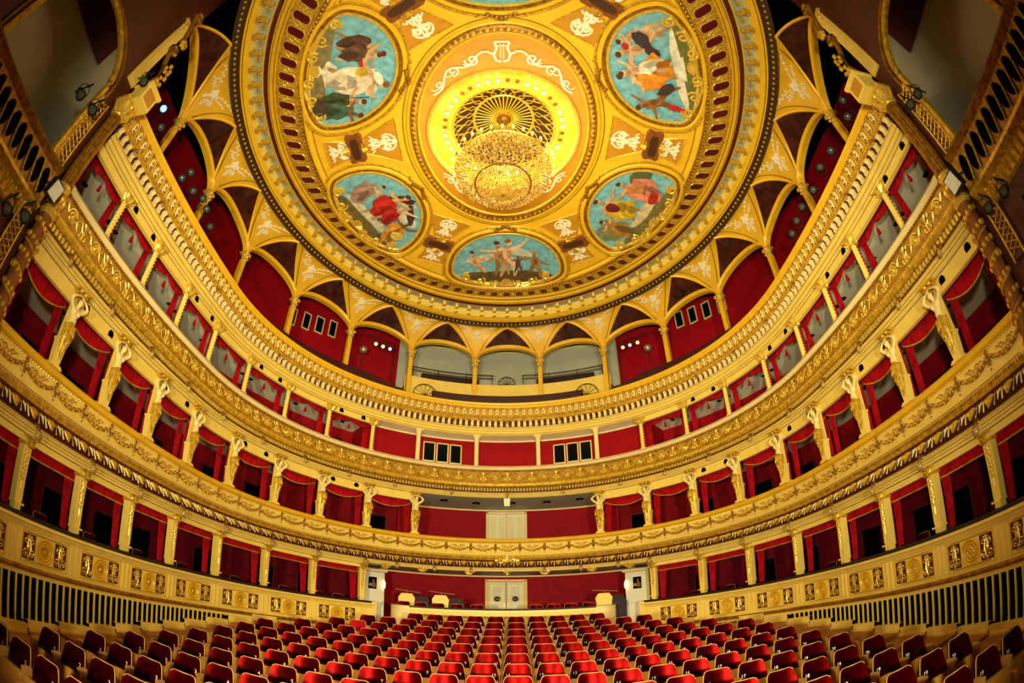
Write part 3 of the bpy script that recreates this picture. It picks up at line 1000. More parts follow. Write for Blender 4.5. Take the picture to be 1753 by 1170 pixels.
def eframe(p0, p1, a, u):
    """frame on a band between two ellipses: x tangential, y radial inward-out, z down"""
    q = lambda e, b: Vector((e[0] * math.sin(b), YCC + e[1] * math.cos(b), e[2]))
    c = q(p0, a).lerp(q(p1, a), u)
    rad = (q(p1, a) - q(p0, a)).normalized()
    tan = (q(p0, a + .02) - q(p0, a - .02)).normalized()
    nor = rad.cross(tan).normalized()
    if nor.z > 0:
        nor = -nor
    tan = rad.cross(nor)
    m = Matrix((tan, rad, nor)).transposed().to_4x4()
    m.translation = c
    return m


def octa(w, h, c):
    return [(-w, -h + c), (-w + c, -h), (w - c, -h), (w, -h + c), (w, h - c), (w - c, h), (-w + c, h), (-w, h - c)]


o8 = octa(.155, .33, .09)
g = G().add([(x, y, .012) for x, y in o8], [tuple(range(8))])
mp = g.mesh('red_oval_panel', 'redpan', False)
gf = G().tube([(x, y, .02) for x, y in octa(.165, .34, .095)], .022, 5, 0, True, 1., (0, 0, 1)).mesh('oval_border', 'goldhi')
gr = G()
gr.tube([(.07 * math.cos(j * PI / 5), .07 * math.sin(j * PI / 5), .01) for j in range(10)], .015, 4, 0, True)
gr.ball((0, 0, .02), (.035, .035, .03), 4, 6)
for q in (-1, 1):
    gr.tube([(x, q * (.1 + abs(z)), .01) for x, _, z in scroll(1., .05, .015, 10)], .012, 4)
    gr.ball((0, q * .2, .012), (.04, .06, .02), 3, 6)
    gr.ball((0, q * .31, .012), (.03, .04, .02), 3, 6)
gr = gr.mesh('small_rosette', 'goldhi')
NO = 88
for x, y, a in ell(7.3, 8.7, NO):
    if y < 1.2:
        continue
    op = ob('red_oval_panel', mp, CE, eframe(*OV, a, .5))
    ob('oval_border', gf, op)
for x, y, a in ell(7.3, 8.7, NO, .5):
    if y > 1.2:
        ob('small_rosette', gr, CE, eframe(*OV, a, .5))
# brackets and rosettes under the cornice
g = G()
pr = ((0, 0), (.34, 0), (.36, .06), (.27, .11), (.14, .14), (.07, .22), (.05, .3), (0, .33))
for x in (-.075, .075):
    g.add([(x, y, z) for y, z in pr], [tuple(range(len(pr)))])
g.grid([[(x, y, z) for y, z in pr] for x in (-.075, .075)])
g.tube([(-.09, .28, .08), (.09, .28, .08)], .05, 8).tube([(-.09, .07, .27), (.09, .07, .27)], .04, 8)
g.grid([[(x, .37 - .1 * t + .02 * math.cos(x * 20), .02 + .13 * t) for x in (-.07, -.035, 0, .035, .07)] for t in (0, .5, 1)])
bk = g.mesh('bracket', 'gold')
g = G()
for j in range(8):
    g.ball((.07 * math.cos(j * PI / 4), .07 * math.sin(j * PI / 4), .015), (.045, .045, .025), 3, 6)
g.ball((0, 0, .03), .035, 4, 6)
rs = g.mesh('rosette', 'gold')
CS = [(8.6, 10.27, 13.655), (8.24, 9.82, 13.655)]
NB = 94
for x, y, a in ell(8.5, 10.1, NB):
    if y > .5:
        ob('bracket', bk, CE, eframe(*CS, a, 0.))
for x, y, a in ell(8.5, 10.1, NB, .5):
    if y > .5:
        ob('rosette', rs, CE, eframe(*CS, a, .55))

# painted field: shallow oval dome
F0, F1 = (6.58, 7.96, 13.5), (3.3, 4.4, 14.02)


def dome_z(x, y):
    lo, hi = 0., 1.
    for _ in range(18):
        m = (lo + hi) / 2
        rx, ry = F0[0] + (F1[0] - F0[0]) * m, F0[1] + (F1[1] - F0[1]) * m
        if (x / rx) ** 2 + ((y - YCC) / ry) ** 2 < 1:
            lo = m
        else:
            hi = m
    return F0[2] + (F1[2] - F0[2]) * math.sin((lo + hi) / 2 * PI / 2)


cring('painted_field', [(F0[0] + (F1[0] - F0[0]) * t, F0[1] + (F1[1] - F0[1]) * t, F0[2] + (F1[2] - F0[2]) * math.sin(t * PI / 2)) for t in (0, .2, .4, .6, .8, 1)], 'yellow')
for nm, e0 in (('field_line', (6.5, 7.88, 13.49)), ('field_line', (3.42, 4.52, 13.985)), ('cove_line', (7.97, 9.44, 13.565)), ('cove_line', (8.8, 10.49, 13.235)), ('cove_line', (7.86, 9.26, 13.645))):
    cring(nm, [e0, (e0[0] - .025, e0[1] - .025, e0[2] + .002)], 'line')
cring('middle_braid', [(3.3, 4.4, 14.02), (3.27, 4.37, 13.95), (3.2, 4.3, 13.93), (3.17, 4.27, 14.0)], 'yellow')
cring('leaf_torus', [(3.17, 4.27, 14.0), (3.13, 4.22, 13.94), (3.03, 4.12, 13.91), (2.94, 4.02, 13.95), (2.92, 4.0, 14.02)], 'golddk')
g = G()
for x, y, a in ell(3.03, 4.12, 110):
    g.ball((x, y, 13.91), (.07, .07, .04), 3, 6)
    g.ball((x * 1.02, YCC + (y - YCC) * 1.015, 13.94), (.04, .04, .03), 3, 5)
cpart('torus_leaves', g, 'gold', kind='stuff')
g = G().grid([[(rx_ * math.sin(t), YCC + ry_ * math.cos(t), z) for rx_, ry_, z in ((2.92, 4.0, 14.02), (2.88, 3.96, 13.98), (2.84, 3.9, 14.04))] for t in TH], 0, True, False)
cpart('field_moulding', g, 'yellow')
g = G().grid([[(2.84 * math.sin(t), YCC + 3.9 * math.cos(t), 14.04), (2.62 * math.sin(t), YCC + 2.62 * math.cos(t), 14.08)] for t in TH], 0, True, False)
cpart('inner_field', g, 'ochre')
circ = lambda prof: [(r, r, z) for r, z in prof]
cring('well_frame', circ([(2.64, 14.09), (2.62, 14.0), (2.55, 13.98), (2.5, 14.04), (2.46, 14.06)]), 'goldhi')
cring('well_cove', circ([(2.46, 14.06), (2.4, 14.2), (2.28, 14.32), (2.1, 14.38), (1.95, 14.38), (1.93, 14.33), (1.86, 14.3), (1.8, 14.32)]), 'yellow')
cring('well_rim', circ([(1.8, 14.32), (1.76, 14.3), (1.7, 14.36)]), 'goldhi')
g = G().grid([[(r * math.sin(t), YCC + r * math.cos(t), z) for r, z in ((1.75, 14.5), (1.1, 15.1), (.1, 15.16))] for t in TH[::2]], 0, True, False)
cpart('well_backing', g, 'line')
# pierced grille of the well: lattice, ovals and rays
q = lambda r, a, z: (r * math.sin(a), YCC + r * math.cos(a), z)
for i in range(40):
    a = 2 * PI * i / 40
    g = G().tube([q(1.05, a, 15.0), q(.3, a, 15.03)], .024, 4)
    cpart('ray', g, 'yellow')
lt = lambda r: 14.36 + (1.72 - r) / (1.72 - 1.05) * .64
for i in range(24):
    a = 2 * PI * i / 24
    d = PI / 24
    g = G()
    for e_ in (-1, 1):
        g.tube([q(1.72, a + e_ * d, lt(1.72)), q(1.38, a, lt(1.38)), q(1.72 - .34, a, lt(1.38))], .018, 4)
        g.tube([q(1.4, a, lt(1.4)), q(1.24, a + e_ * d * .62, lt(1.24)), q(1.08, a, lt(1.08))], .018, 4)
        g.tube([q(1.72, a, lt(1.72)), q(1.6, a + e_ * d * .5, lt(1.6)), q(1.46, a, lt(1.46))], .014, 4)
    cpart('grille_segment', g, 'yellow')
cring('grille_ring', circ([(1.1, 14.96), (1.06, 14.93), (1.0, 14.98)]), 'goldhi')
cring('rosette_ring', circ([(.36, 15.02), (.32, 14.93), (.26, 14.95), (.24, 15.03)]), 'gold')
g = G().lathe([(.001, .0), (.1, .02), (.16, .07), (.24, .1)], 20, (0, YCC, 14.95))
for i in range(10):
    a = 2 * PI * i / 10
    g.ball((.17 * math.sin(a), YCC + .17 * math.cos(a), 14.99), (.06, .06, .05), 4, 6)
cpart('centre_rosette', g, 'golddk')
# bulbs round the well, some dark
lit = lambda i: i % 5 not in (3, 4)
bl, bs = G().ball((0, 0, -.06), .06, 6, 8).mesh('bulb', 'bulb'), G().lathe([(.07, .02), (.08, 0), (.05, -.02)], 8).box(0, 0, -.005, .12, .12, .012).mesh('socket', 'brown')
for i in range(40):
    a = 2 * PI * (i + .5) / 40
    mw = Matrix.Translation(q(2.03, a, 14.37))
    if lit(i):
        w_ = ob('well_bulb', None, mw=mw, label='round lit bulb set in the yellow ceiling well', cat='bulb', group='lit bulbs of the ceiling well')
        ob('bulb', bl, w_)
    else:
        w_ = ob('well_bulb', None, mw=mw, label='unlit empty bulb socket in the yellow ceiling well', cat='bulb', group='unlit sockets of the ceiling well')
    ob('socket', bs, w_)

# white stucco scrolls on a band: points given in local x (right), y (towards the centre)


def lie(o, up):
    """map local (x right, y toward centre) to the ceiling at o, seen from below"""
    rt = Vector((-up[1], up[0]))
    return lambda x, y, dz=.03: (o[0] + rt.x * x + up[0] * y, o[1] + rt.y * x + up[1] * y, None, dz)


def on_dome(f, x, y, dz=.03):
    a = f(x, y, dz)
    return (a[0], a[1], dome_z(a[0], a[1]) - a[3])


def stucco(name, f, curves, m='white', flat=.5, zf=None):
    g = G()
    for pts, r in curves:
        P3 = []
        for x, y in pts:
            a = f(x, y)
            P3.append((a[0], a[1], (dome_z(a[0], a[1]) if zf is None else zf(a[0], a[1])) - .02))
        g.tube(P3, r, 4, 0, False, flat)
    return cpart(name, g, m)


def arabesque(sx=1., sy=1.):
    c = []
    for q in (-1, 1):
        c.append(([(q * sx * (.28 + x), sy * (.16 + z)) for x, _, z in scroll(1.3, .2, .03, 18, 0, 0, q, -1.2)], .035))
        c.append(([(q * sx * (.2 + x), sy * (-.28 + z)) for x, _, z in scroll(1.2, .16, .03, 16, 0, 0, q, 1.2)], .032))
        c.append(([(q * sx * t * .55, sy * (.42 + .1 * math.sin(t * 4))) for t in (0, .25, .5, .75, 1)], .03))
        c.append(([(0, -sy * .5), (q * sx * .1, -sy * .2), (q * sx * .05, sy * .1), (q * sx * .12, sy * .4), (q * sx * .04, sy * .6)], .03))
        c.append(([(q * sx * .3, -sy * .45), (q * sx * .45, -sy * .3), (q * sx * .6, -sy * .42)], .026))
        c.append(([(q * sx * .45, sy * .05), (q * sx * .58, sy * .2), (q * sx * .52, sy * .36)], .026))
    return c


# lyre panels front and back of the well
for sg in (-1, 1):
    f = lie((0, YCC + sg * 3.2), (0, -sg))
    zf = lambda x, y: 14.05
    cv = []
    for q in (-1, 1):
        cv += [([(q * .1, -.42), (q * .22, -.4), (q * .16, -.2), (q * .25, .05), (q * .18, .25), (q * .03, .3)], .04)]
        cv += [([(q * .05 * t, -.35), (q * .05 * t, .22)], .012) for t in (0, 1)]
        arc = lambda a, r: (q * math.sin(a) * r * .82, 3.2 - math.cos(a) * r)
        k = 1 if sg < 0 else 1
        cv += [([arc(.1 + .9 * i / 14, 3.2 + .16 * math.sin(i * .9)) for i in range(15)], .035)]
        for j, a0 in enumerate((.36, .62, .86)):
            c0 = arc(a0, 3.2)
            cv += [([(c0[0] + x, c0[1] + z) for x, _, z in scroll(1.3, .24 - .05 * j, .03, 16, 0, 0, q, j * 1.5)], .035 - .005 * j)]
            cv += [([(c0[0] + x * .8, c0[1] + .1 + z) for x, z in ((0, 0), (q * .2, .12), (q * .36, .05))], .022)]
    cv += [([(-.22, -.42), (.22, -.42)], .035), ([(-.14, -.28), (.14, -.28)], .02)]
    stucco('lyre_scrollwork', f, cv, zf=zf)

# ------------------------------------------------------------------ ceiling paintings
SK, SKD, WH = (.62, .36, .18), (.2, .09, .04), (.72, .66, .52)
SKY = (.16, .43, .55)


def blob(cx, cy, a, b, rot=0., n=14, wob=0., seed=0):
    r_ = random.Random(seed)
    return [(cx + math.cos(rot) * a * k * math.cos(t) - math.sin(rot) * b * k * math.sin(t), cy + math.sin(rot) * a * k * math.cos(t) + math.cos(rot) * b * k * math.sin(t))
            for t, k in ((2 * PI * i / n, 1 + wob * (r_.random() - .5)) for i in range(n))]


def limb(p, q_, w0, w1):
    d = math.hypot(q_[0] - p[0], q_[1] - p[1]) + 1e-6
    nx, ny = -(q_[1] - p[1]) / d, (q_[0] - p[0]) / d
    ex, ey = (q_[0] - p[0]) / d, (q_[1] - p[1]) / d
    return [(p[0] + nx * w0, p[1] + ny * w0), (p[0] - ex * w0 * .7, p[1] - ey * w0 * .7), (p[0] - nx * w0, p[1] - ny * w0), (q_[0] - nx * w1, q_[1] - ny * w1), (q_[0] + ex * w1 * .8, q_[1] + ey * w1 * .8), (q_[0] + nx * w1, q_[1] + ny * w1)]


def figure2d(x, y, h, lean=0., skin=SK, cloth=None, hair=(.08, .03, .01), arms=((-.3, .75), (.35, .95)), legs=((-.14, 0), (.16, .02)), cs=.3):
    """standing or seated painted figure, feet at x,y"""
    h *= 1.16
    X = lambda a, b: (x + h * (a + lean * b), y + h * b)
    S = []
    dk = tuple(c * .6 for c in skin)
    for i, l in enumerate(legs):
        kn = X(l[0] * .7 + .05, .26)
        S += [(limb(X(.02 * (2 * i - 1), .48), kn, .075 * h, .055 * h), skin if i else dk), (limb(kn, X(*l), .055 * h, .03 * h), skin if i else dk)]
    S += [(blob(*X(0, .6), .11 * h, .17 * h, -lean, 12), skin), (blob(*X(.03, .58), .06 * h, .12 * h, -lean, 10), dk)]
    if cloth:
        S += [(blob(*X(.02, .36), cs * h * .8, cs * h, .3, 16, .5, int(x * 97 + 5)), cloth), (blob(*X(.08, .3), cs * h * .35, cs * h * .8, .3, 12, .5, int(x * 31 + 2)), tuple(c * .5 for c in cloth)), (blob(*X(-.1, .42), cs * h * .2, cs * h * .6, -.3, 12, .5, int(x * 13 + 2)), tuple(min(1, c * 1.3) for c in cloth))]
    for i, a in enumerate(arms):
        sh = X(.09 * (2 * i - 1), .72)
        el = ((sh[0] + X(*a)[0]) / 2, (sh[1] + X(*a)[1]) / 2 - .05 * h)
        S += [(limb(sh, el, .042 * h, .036 * h), skin), (limb(el, X(*a), .036 * h, .022 * h), skin)]
    S += [(limb(X(0, .74), X(.01, .84), .04 * h, .035 * h), dk), (blob(*X(.02, .9), .06 * h, .075 * h), skin), (blob(*X(.0, .935), .068 * h, .055 * h), hair)]
    return S


ROCK, CLOUD = (.55, .5, .38), (.5, .55, .5)
PTS = {
    'back': ('of dancing nudes, a seated piper and a dark goat-legged man', [(blob(0, -.55, 2.6, .45, 0, 20, .25, 3), (.1, .06, .02)), (blob(-1.1, .55, .7, .2, .2, 14, .4, 1), CLOUD), (blob(.7, .85, .5, .2, -.3, 14, .4, 2), CLOUD)]
             + figure2d(-1.3, -.35, 1.2, -.1, SK, None, arms=((.3, .6), (.35, .68)), legs=((.2, 0), (.3, .02)))
             + figure2d(-.2, -.35, 1.65, -.1, (.45, .24, .08), None, arms=((-.4, .75), (-.3, .4))) + figure2d(.05, -.4, 1.8, .02, (.72, .47, .28), None, (.3, .1, .02), arms=((-.55, .7), (.38, .98)))
             + figure2d(.5, -.2, .85, 0, (.16, .05, .02)) + figure2d(1.35, -.4, 1.25, -.15, (.32, .15, .04), None, (.4, .2, .03), arms=((-.5, .8), (.4, .5)), legs=((-.3, .1), (.1, 0)))),
    'left_low': ('of dark-winged figures around a red robe', [(blob(0, -.6, 2.3, .35, 0, 20, .3, 4), (.14, .1, .03)), (blob(-.1, -.15, 1.3, .16, 0, 8, .1, 5), ROCK), (blob(1.1, .9, .5, .25, .3, 14, .4, 7), CLOUD)]
                 + [(blob(.1, 1.35, .55, .2, .7, 12, .4, 8), (.06, .02, .01)), (blob(1.0, 1.15, .5, .16, -.6, 12, .4, 9), (.06, .02, .01))]
                 + figure2d(-1.3, -.1, 1.15, .35, SK, (.3, .19, .15), arms=((.4, .8), (.5, .5)), cs=.38) + figure2d(-.1, -.1, 1.6, .1, SK, (.42, .015, .01), cs=.34) + figure2d(.35, -.05, 1.4, .12, (.7, .45, .26), (.4, .01, .01), arms=((.4, .9), (.3, .4)), cs=.26)
                 + figure2d(1.15, -.35, 1.25, .05, SKD, (.5, .22, .03), cs=.36) + [(blob(1.45, .2, .3, .2, .4, 12, .3, 11), (.6, .45, .1))]),
    'right_low': ('of a woman in a yellow skirt and a lute player in rose', [(blob(0, -.6, 2.3, .38, 0, 20, .3, 14), (.16, .14, .04)), (blob(.1, -.15, .9, .2, .1, 10, .2, 15), (.6, .52, .3)), (blob(-1.5, .4, .6, .5, .2, 14, .5, 17), (.16, .2, .1)), (blob(1.5, .9, .5, .4, .2, 14, .6, 18), (.08, .12, .04))]
                  + figure2d(-1.1, -.35, 1.2, -.1, SK, (.3, .17, .03), cs=.38) + figure2d(-.1, -.05, 1.6, -.2, SK, (.55, .36, .02), arms=((-.3, .6), (.45, .8)), cs=.34) + [(blob(-.35, .95, .22, .3, .3, 12, .3, 19), (.13, .01, .02))]
                  + figure2d(1.15, -.1, 1.4, -.25, SK, (.62, .2, .13), arms=((-.5, .75), (-.2, .4)), cs=.42) + [(blob(.95, .75, .2, .3, .4, 14), (.45, .2, .05)), (blob(1.0, .0, .3, .2, .2, 12, .4, 21), (.4, .02, .01))]),
    'left_up': ('of a seated white-robed woman with trident bearer below', [(blob(0, -.6, 2.3, .4, 0, 20, .3, 24), (.2, .17, .08)), (blob(.1, -.3, .55, .32, 0, 6, .1, 25), (.75, .7, .55)), (blob(.5, 1.2, .35, .2, .2, 14, .4, 26), CLOUD)]
                + figure2d(-1.25, -.2, 1.4, .25, (.5, .3, .12), (.08, .03, .02), arms=((.4, .8), (.3, .4))) + figure2d(-.75, -.15, 1.25, -.05, SK, (.1, .05, .03), arms=((.5, .7), (-.3, .9))) + [(blob(-.42, .75, .13, .13, 0, 12), (.4, .02, .02))]
                + figure2d(.15, -.25, 1.75, .05, SK, (.72, .62, .48), (.2, .08, .03), arms=((-.4, .5), (.3, .8)), cs=.36) + [(blob(-.1, .8, .22, .2, .4, 12, .4, 28), (.55, .34, .03)), (blob(.05, 1.35, .28, .14, .5, 12, .3, 29), (.7, .66, .55))]
                + figure2d(1.1, -.45, 1.4, -.05, SK, (.05, .06, .02), arms=((-.35, .75), (.3, .5))) + figure2d(1.35, -.35, 1.3, .15, SKD, (.04, .1, .06)) + [(limb((.95, .3), (.8, 1.2), .015, .015), (.05, .05, .05)), (blob(1.4, -.3, .4, .25, 0, 12, .4, 31), (.06, .04, .03))]),
    'right_up': ('of an orange-draped couple on a white ledge beside a brown devil', [(blob(0, -.65, 2.3, .38, 0, 20, .2, 34), (.13, .14, .03)), (blob(-.1, -.32, 1.75, .2, .0, 6, .1, 35), (.7, .66, .56))]
                 + figure2d(1.45, -.1, 1.3, -.15, SK, None, arms=((-.3, 1.05), (.2, .5))) + figure2d(.95, -.2, 1.5, -.1, SK, None, arms=((-.45, .9), (.4, .8)), legs=((.3, 0), (.35, .1))) + [(blob(1.2, .6, .35, .2, .4, 12, .5, 36), (.04, .03, .04)), (blob(.75, .4, .3, .16, .8, 12, .5, 37), (.05, .02, .03)), (blob(1.05, 1.15, .14, .12, 0, 10, .5, 38), (.4, .02, .02))]
                 + figure2d(-.1, -.15, 1.6, .05, SK, (.62, .22, .015), arms=((-.4, .6), (.3, .7)), cs=.4) + figure2d(.15, .1, 1.3, -.05, (.7, .45, .27), (.75, .68, .56), cs=.2)
                 + figure2d(-1.1, -.2, 1.35, -.15, (.28, .1, .025), None, arms=((.35, 1.0), (-.4, .6)), legs=((-.3, .2), (.25, 0))) + [(blob(-1.55, .0, .3, .14, 1.1, 9, .7, 40), (.5, .015, .015)), (blob(-.75, .25, .2, .3, .4, 12, .5, 41), (.05, .03, .03))]),
    'front': ('mostly hidden, showing plain blue sky', [(blob(-.5, 1.2, .8, .25, .2, 14, .4, 51), (.2, .42, .5))]),
}
PLACE = {'back': ((0, 16.8), (0, -1)), 'left_low': ((-5.19, 13.2), (.912, -.41)), 'right_low': ((5.19, 13.25), (-.912, -.41)),
         'left_up': ((-5.1, 6.7), (.935, .354)), 'right_up': ((5.1, 6.75), (-.935, .354)), 'front': ((0, 3.05), (0, 1))}


def inside(x, y, a, b1, b2):
    return (x / a) ** 2 + (y / (b1 if y > 0 else b2)) ** 2 < 1


for key, (txt, shapes) in PTS.items():
    c, up = PLACE[key]
    f = lie(c, up)
    a, b1, b2 = (2.3, 1.9, .82) if key in ('back', 'front') else (2.12, 1.83, .8)
    L = lambda x, y, dz: on_dome(f, x, y, dz)
    e = ob('ceiling_painting', None, label='gilt-framed ceiling painting ' + txt, cat='painting')
    e.location = (c[0], c[1], dome_z(*c))
    inv = Matrix.Translation(-e.location)
    edge = [(a * math.cos(t), (b1 if math.sin(t) > 0 else b2) * math.sin(t)) for t in (2 * PI * i / 64 for i in range(64))]
    g = G()
    g.grid([[L(x * k, y * k, .045) for x, y in edge] for k in (1., .75, .5, .25, .01)], 0, False, True)
    cols = [SKY] * len(g.F)
    for j, (pl, col) in enumerate(shapes):
        pl2 = []
        for x, y in pl:
            k = (x / a) ** 2 + (y / (b1 if y > 0 else b2)) ** 2
            k = .985 / math.sqrt(k) if k > .97 else 1
            pl2.append((x * k, y * k))
        cx, cy = sum(p[0] for p in pl2) / len(pl2), sum(p[1] for p in pl2) / len(pl2)
        n = len(pl2)
        V = [L(cx, cy, .05 + j * .0012)] + [L(x, y, .05 + j * .0012) for x, y in pl2]
        g.add(V, [(0, i + 1, (i + 1) % n + 1) for i in range(n)])
        cols += [col] * n
    g.V = [tuple(Vector(v) - e.location) for v in g.V]
    me = g.mesh('canvas', 'paint')
    at = me.color_attributes.new('paint', 'FLOAT_COLOR', 'CORNER')
    buf = []
    for p, col in zip(me.polygons, cols):
        buf += [*col, 1.] * p.loop_total
    at.data.foreach_set('color', buf)
    ob('canvas', me, e)
    for nm, k, r, dz, m in (('inner_frame', .05, .06, .05, 'goldhi'), ('key_frame', .17, .06, .06, 'golddk'), ('frame', .29, .085, .06, 'yellow'), ('outer_frame', .44, .05, .05, 'gold')):
        g = G().tube([L(x * (a + k) / a, y * ((b1 if y > 0 else b2) + k) / (b1 if y > 0 else b2), dz) for x, y in edge], r, 6, 0, True)
        g.V = [tuple(Vector(v) - e.location) for v in g.V]
        ob(nm, (g, m), e)
    # shell and scroll crest on the outer side, small crest on the inner side
    g = G()
    for i in range(9):
        t = PI * (i + .5) / 9
        g.tube([L(0, -b2 - .05, .1), L(.3 * math.cos(t), -b2 + .32 * math.sin(t) - .05, .12)], [.03, .05], 5)
    for q_ in (-1, 1):
        g.tube([L(q_ * (.5 + x), -b2 + .02 + z, .1) for x, _, z in scroll(1.3, .22, .05, 18, 0, 0, q_, 2.5)], .055, 5)
        g.tube([L(q_ * (1.15 + x), -b2 + .2 + z, .1) for x, _, z in scroll(1.2, .22, .04, 18, 0, 0, -q_, 2.2)], .05, 5)
        g.tube([L(q_ * (1.75 + x), -b2 + .5 + z, .1) for x, _, z in scroll(1.4, .2, .05, 18, 0, 0, q_, 1.)], .06, 5)
        g.tube([L(q_ * .3, -b2, .08), L(q_ * .8, -b2 - .12, .08), L(q_ * 1.4, -b2 + .1, .08), L(q_ * 1.9, -b2 + .45, .08)], [.05, .07, .06, .05], 5)
    g.V = [tuple(Vector(v) - e.location) for v in g.V]
    ob('shell_crest', (g, 'goldhi'), e)
    g = G()
    for i in range(7):
        g.ball(L((i - 3) * .13, b1 + .3 + .06 * (3 - abs(i - 3)), .1), (.1, .1, .08), 4, 6)
    for q_ in (-1, 1):
        g.tube([L(q_ * .35, b1 + .4, .08), L(q_ * .6, b1 + .3, .08), L(q_ * .75, b1 + .4, .08)], [.05, .04, .02], 4)
    g.V = [tuple(Vector(v) - e.location) for v in g.V]
    ob('leaf_crest', (g, 'golddk'), e)

# cartouches on the spokes between the paintings, ochre panels with white arabesques
for c in ((-5.16, 9.98), (5.16, 10.0), (-2.78, 15.25), (2.79, 15.29), (-2.8, 4.79), (2.84, 4.79)):
    d = Vector((-c[0], YCC - c[1]))
    # spoke direction: horizontal for the side cartouches, towards the centre otherwise
    d.normalize()
    up = (d.x, d.y)
    f = lie(c, up)
    for (yo, w0, w1, h, ax, ay) in ((.92, .34, 1.0, .62, .55, .85) if abs(c[0]) > 4 else (.85, .3, .85, .55, .5, .75), (-.62, .34, .6, .42, .55, .6)):
        g = G()
        quad = [(-w0, yo - (h if yo > 0 else -h)), (w0, yo - (h if yo > 0 else -h)), (w1, yo + (h if yo > 0 else -h)), (-w1, yo + (h if yo > 0 else -h))]
        rows = [[on_dome(f, quad[0][0] + (quad[3][0] - quad[0][0]) * u + ((quad[1][0] - quad[0][0]) * (1 - u) + (quad[2][0] - quad[3][0]) * u) * v, quad[0][1] + (quad[3][1] - quad[0][1]) * u, .012) for v in (0, .25, .5, .75, 1)] for u in (0, .25, .5, .75, 1)]
        g.grid(rows)
        cpart('ochre_panel', g, 'ochre')
        bd = rows[0] + [r[-1] for r in rows[1:]] + rows[-1][-2::-1] + [r[0] for r in rows[-2:0:-1]]
        cpart('panel_border', G().tube(bd, .028, 4, 0, True), 'gold')
        stucco('arabesque', lambda x, y, dz=.03, f=f, yo=yo: f(x, y + yo, dz), [(p_, r_ * 1.35) for p_, r_ in arabesque(ax * 1.15, ay * 1.1)])
    e = ob('ceiling_cartouche', None, label='brown ceiling cartouche with dark centre and gilt shells', cat='cartouche', group='cartouches between the ceiling paintings')
    z = dome_z(*c)
    e.location = (c[0], c[1], z)
    loc = lambda x, y, dz: tuple(Vector(on_dome(f, x, y, dz)) - Vector((c[0], c[1], z)))
    out = [(-.62, -.2), (-.5, -.28), (0, -.24), (.5, -.28), (.62, -.2), (.56, 0), (.62, .2), (.5, .28), (0, .24), (-.5, .28), (-.62, .2), (-.56, 0)]
    g = G().add([loc(x, y, .1) for x, y in out] + [loc(x * 1.08, y * 1.1, .0) for x, y in out], [tuple(range(12))] + [(i, (i + 1) % 12, (i + 1) % 12 + 12, i + 12) for i in range(12)])
    ob('plate', (g, 'brown', False), e)
    g = G().add([loc(.46 * math.copysign(abs(math.cos(t)) ** .5, math.cos(t)), .14 * math.copysign(abs(math.sin(t)) ** .5, math.sin(t)), .115) for t in (2 * PI * i / 24 for i in range(24))], [tuple(range(24))])
    ob('dark_centre', (g, 'line', False), e)
    for q_ in (-1, 1):
        g = G()
        for i in range(7):
            t = PI * (i + .5) / 7
            g.tube([loc(0, q_ * .22, .1), loc(.2 * math.cos(t), q_ * (.22 + .22 * math.sin(t)), .12)], [.025, .04], 4)
        ob('shell', (g, 'gold'), e)

# ------------------------------------------------------------------ vaulted arcade of the gallery
AC = [(1.32, 1.7), (3.97, 1.7), (6.62, 1.7), (9.33, 1.7), (12.15, 1.7), (15.2, 1.65), (18.3, 1.5), (21.55, .1)]
ACS = [(-s, o) for s, o in AC[::-1]] + AC
ZC, ZR = 11.5, 13.14


def off_e(s):
    lo, hi = -4., 4.
    for _ in range(40):
        m = (lo + hi) / 2
        x, y = P(s, m)
        lo, hi = (lo, m) if (x / 9.2) ** 2 + ((y - YCC) / 10.9) ** 2 > 1 else (m, hi)
    return lo


def vp(s, u, oc, d=0.):
    """point of the vault: u 0 at the capital, 1 at the ceiling ring"""
    o = oc + (off_e(s) - oc) * u ** 1.25
    x, y = P(s, o - d)
    return (x, y, ZC + .05 + (ZR - ZC - .05) * math.sin(u * PI / 2) ** .82)


US = [i / 12 for i in range(13)]
flowers = []
for j in range(len(ACS) - 1):
    (sa, oa), (sb, ob_) = ACS[j], ACS[j + 1]
    sm, om = (sa + sb) / 2, (oa + ob_) / 2
    halves = []
    for s0, o0 in ((sa, oa), (sb, ob_)):
        arch = []
        rib = []
        for u in US:
            s = s0 + (sm - s0) * u
            oo = o0 + (om - o0) * u
            x, y = P(s, oo)
            arch.append((x, y, ZC + .05 + .86 * math.sqrt(max(0, 1 - (1 - u) ** 2))))
            rib.append(vp(s, u, o0 + (om - o0) * u))
        halves.append((arch, rib))
    g = G()
    for arch, rib in halves:
        g.grid([[tuple(Vector(a).lerp(Vector(r), t)) for t in (0, .33, .66, 1)] for a, r in zip(arch, rib)])
    lu = ob('vault_lunette', (g, 'lun', True, 180), CE)
    full = halves[0][0] + halves[1][0][-2::-1]
    # moulded arch: cream band with gold edges
    g = G()
    rows = []
    for p in full:
        c = Vector((0, YC, 0))
        d = (Vector((p[0], p[1], 0)) - c).normalized()
        rows.append([Vector(p) + d * dy + Vector((0, 0, dz)) for dy, dz in ((.14, -.1), (-.1, -.1), (-.14, -.05), (-.1, 0), (-.14, .05), (-.1, .1), (.1, .1))])
    g.grid(rows)
    ob('arch_moulding', (g, 'yellow'), CE)
    g = G()
    for arch, rib in halves:
        g.tube([Vector(p) + Vector((0, 0, -.02)) for p in rib], .055, 6)
    ob('vault_rib', (g, 'yellow'), CE)
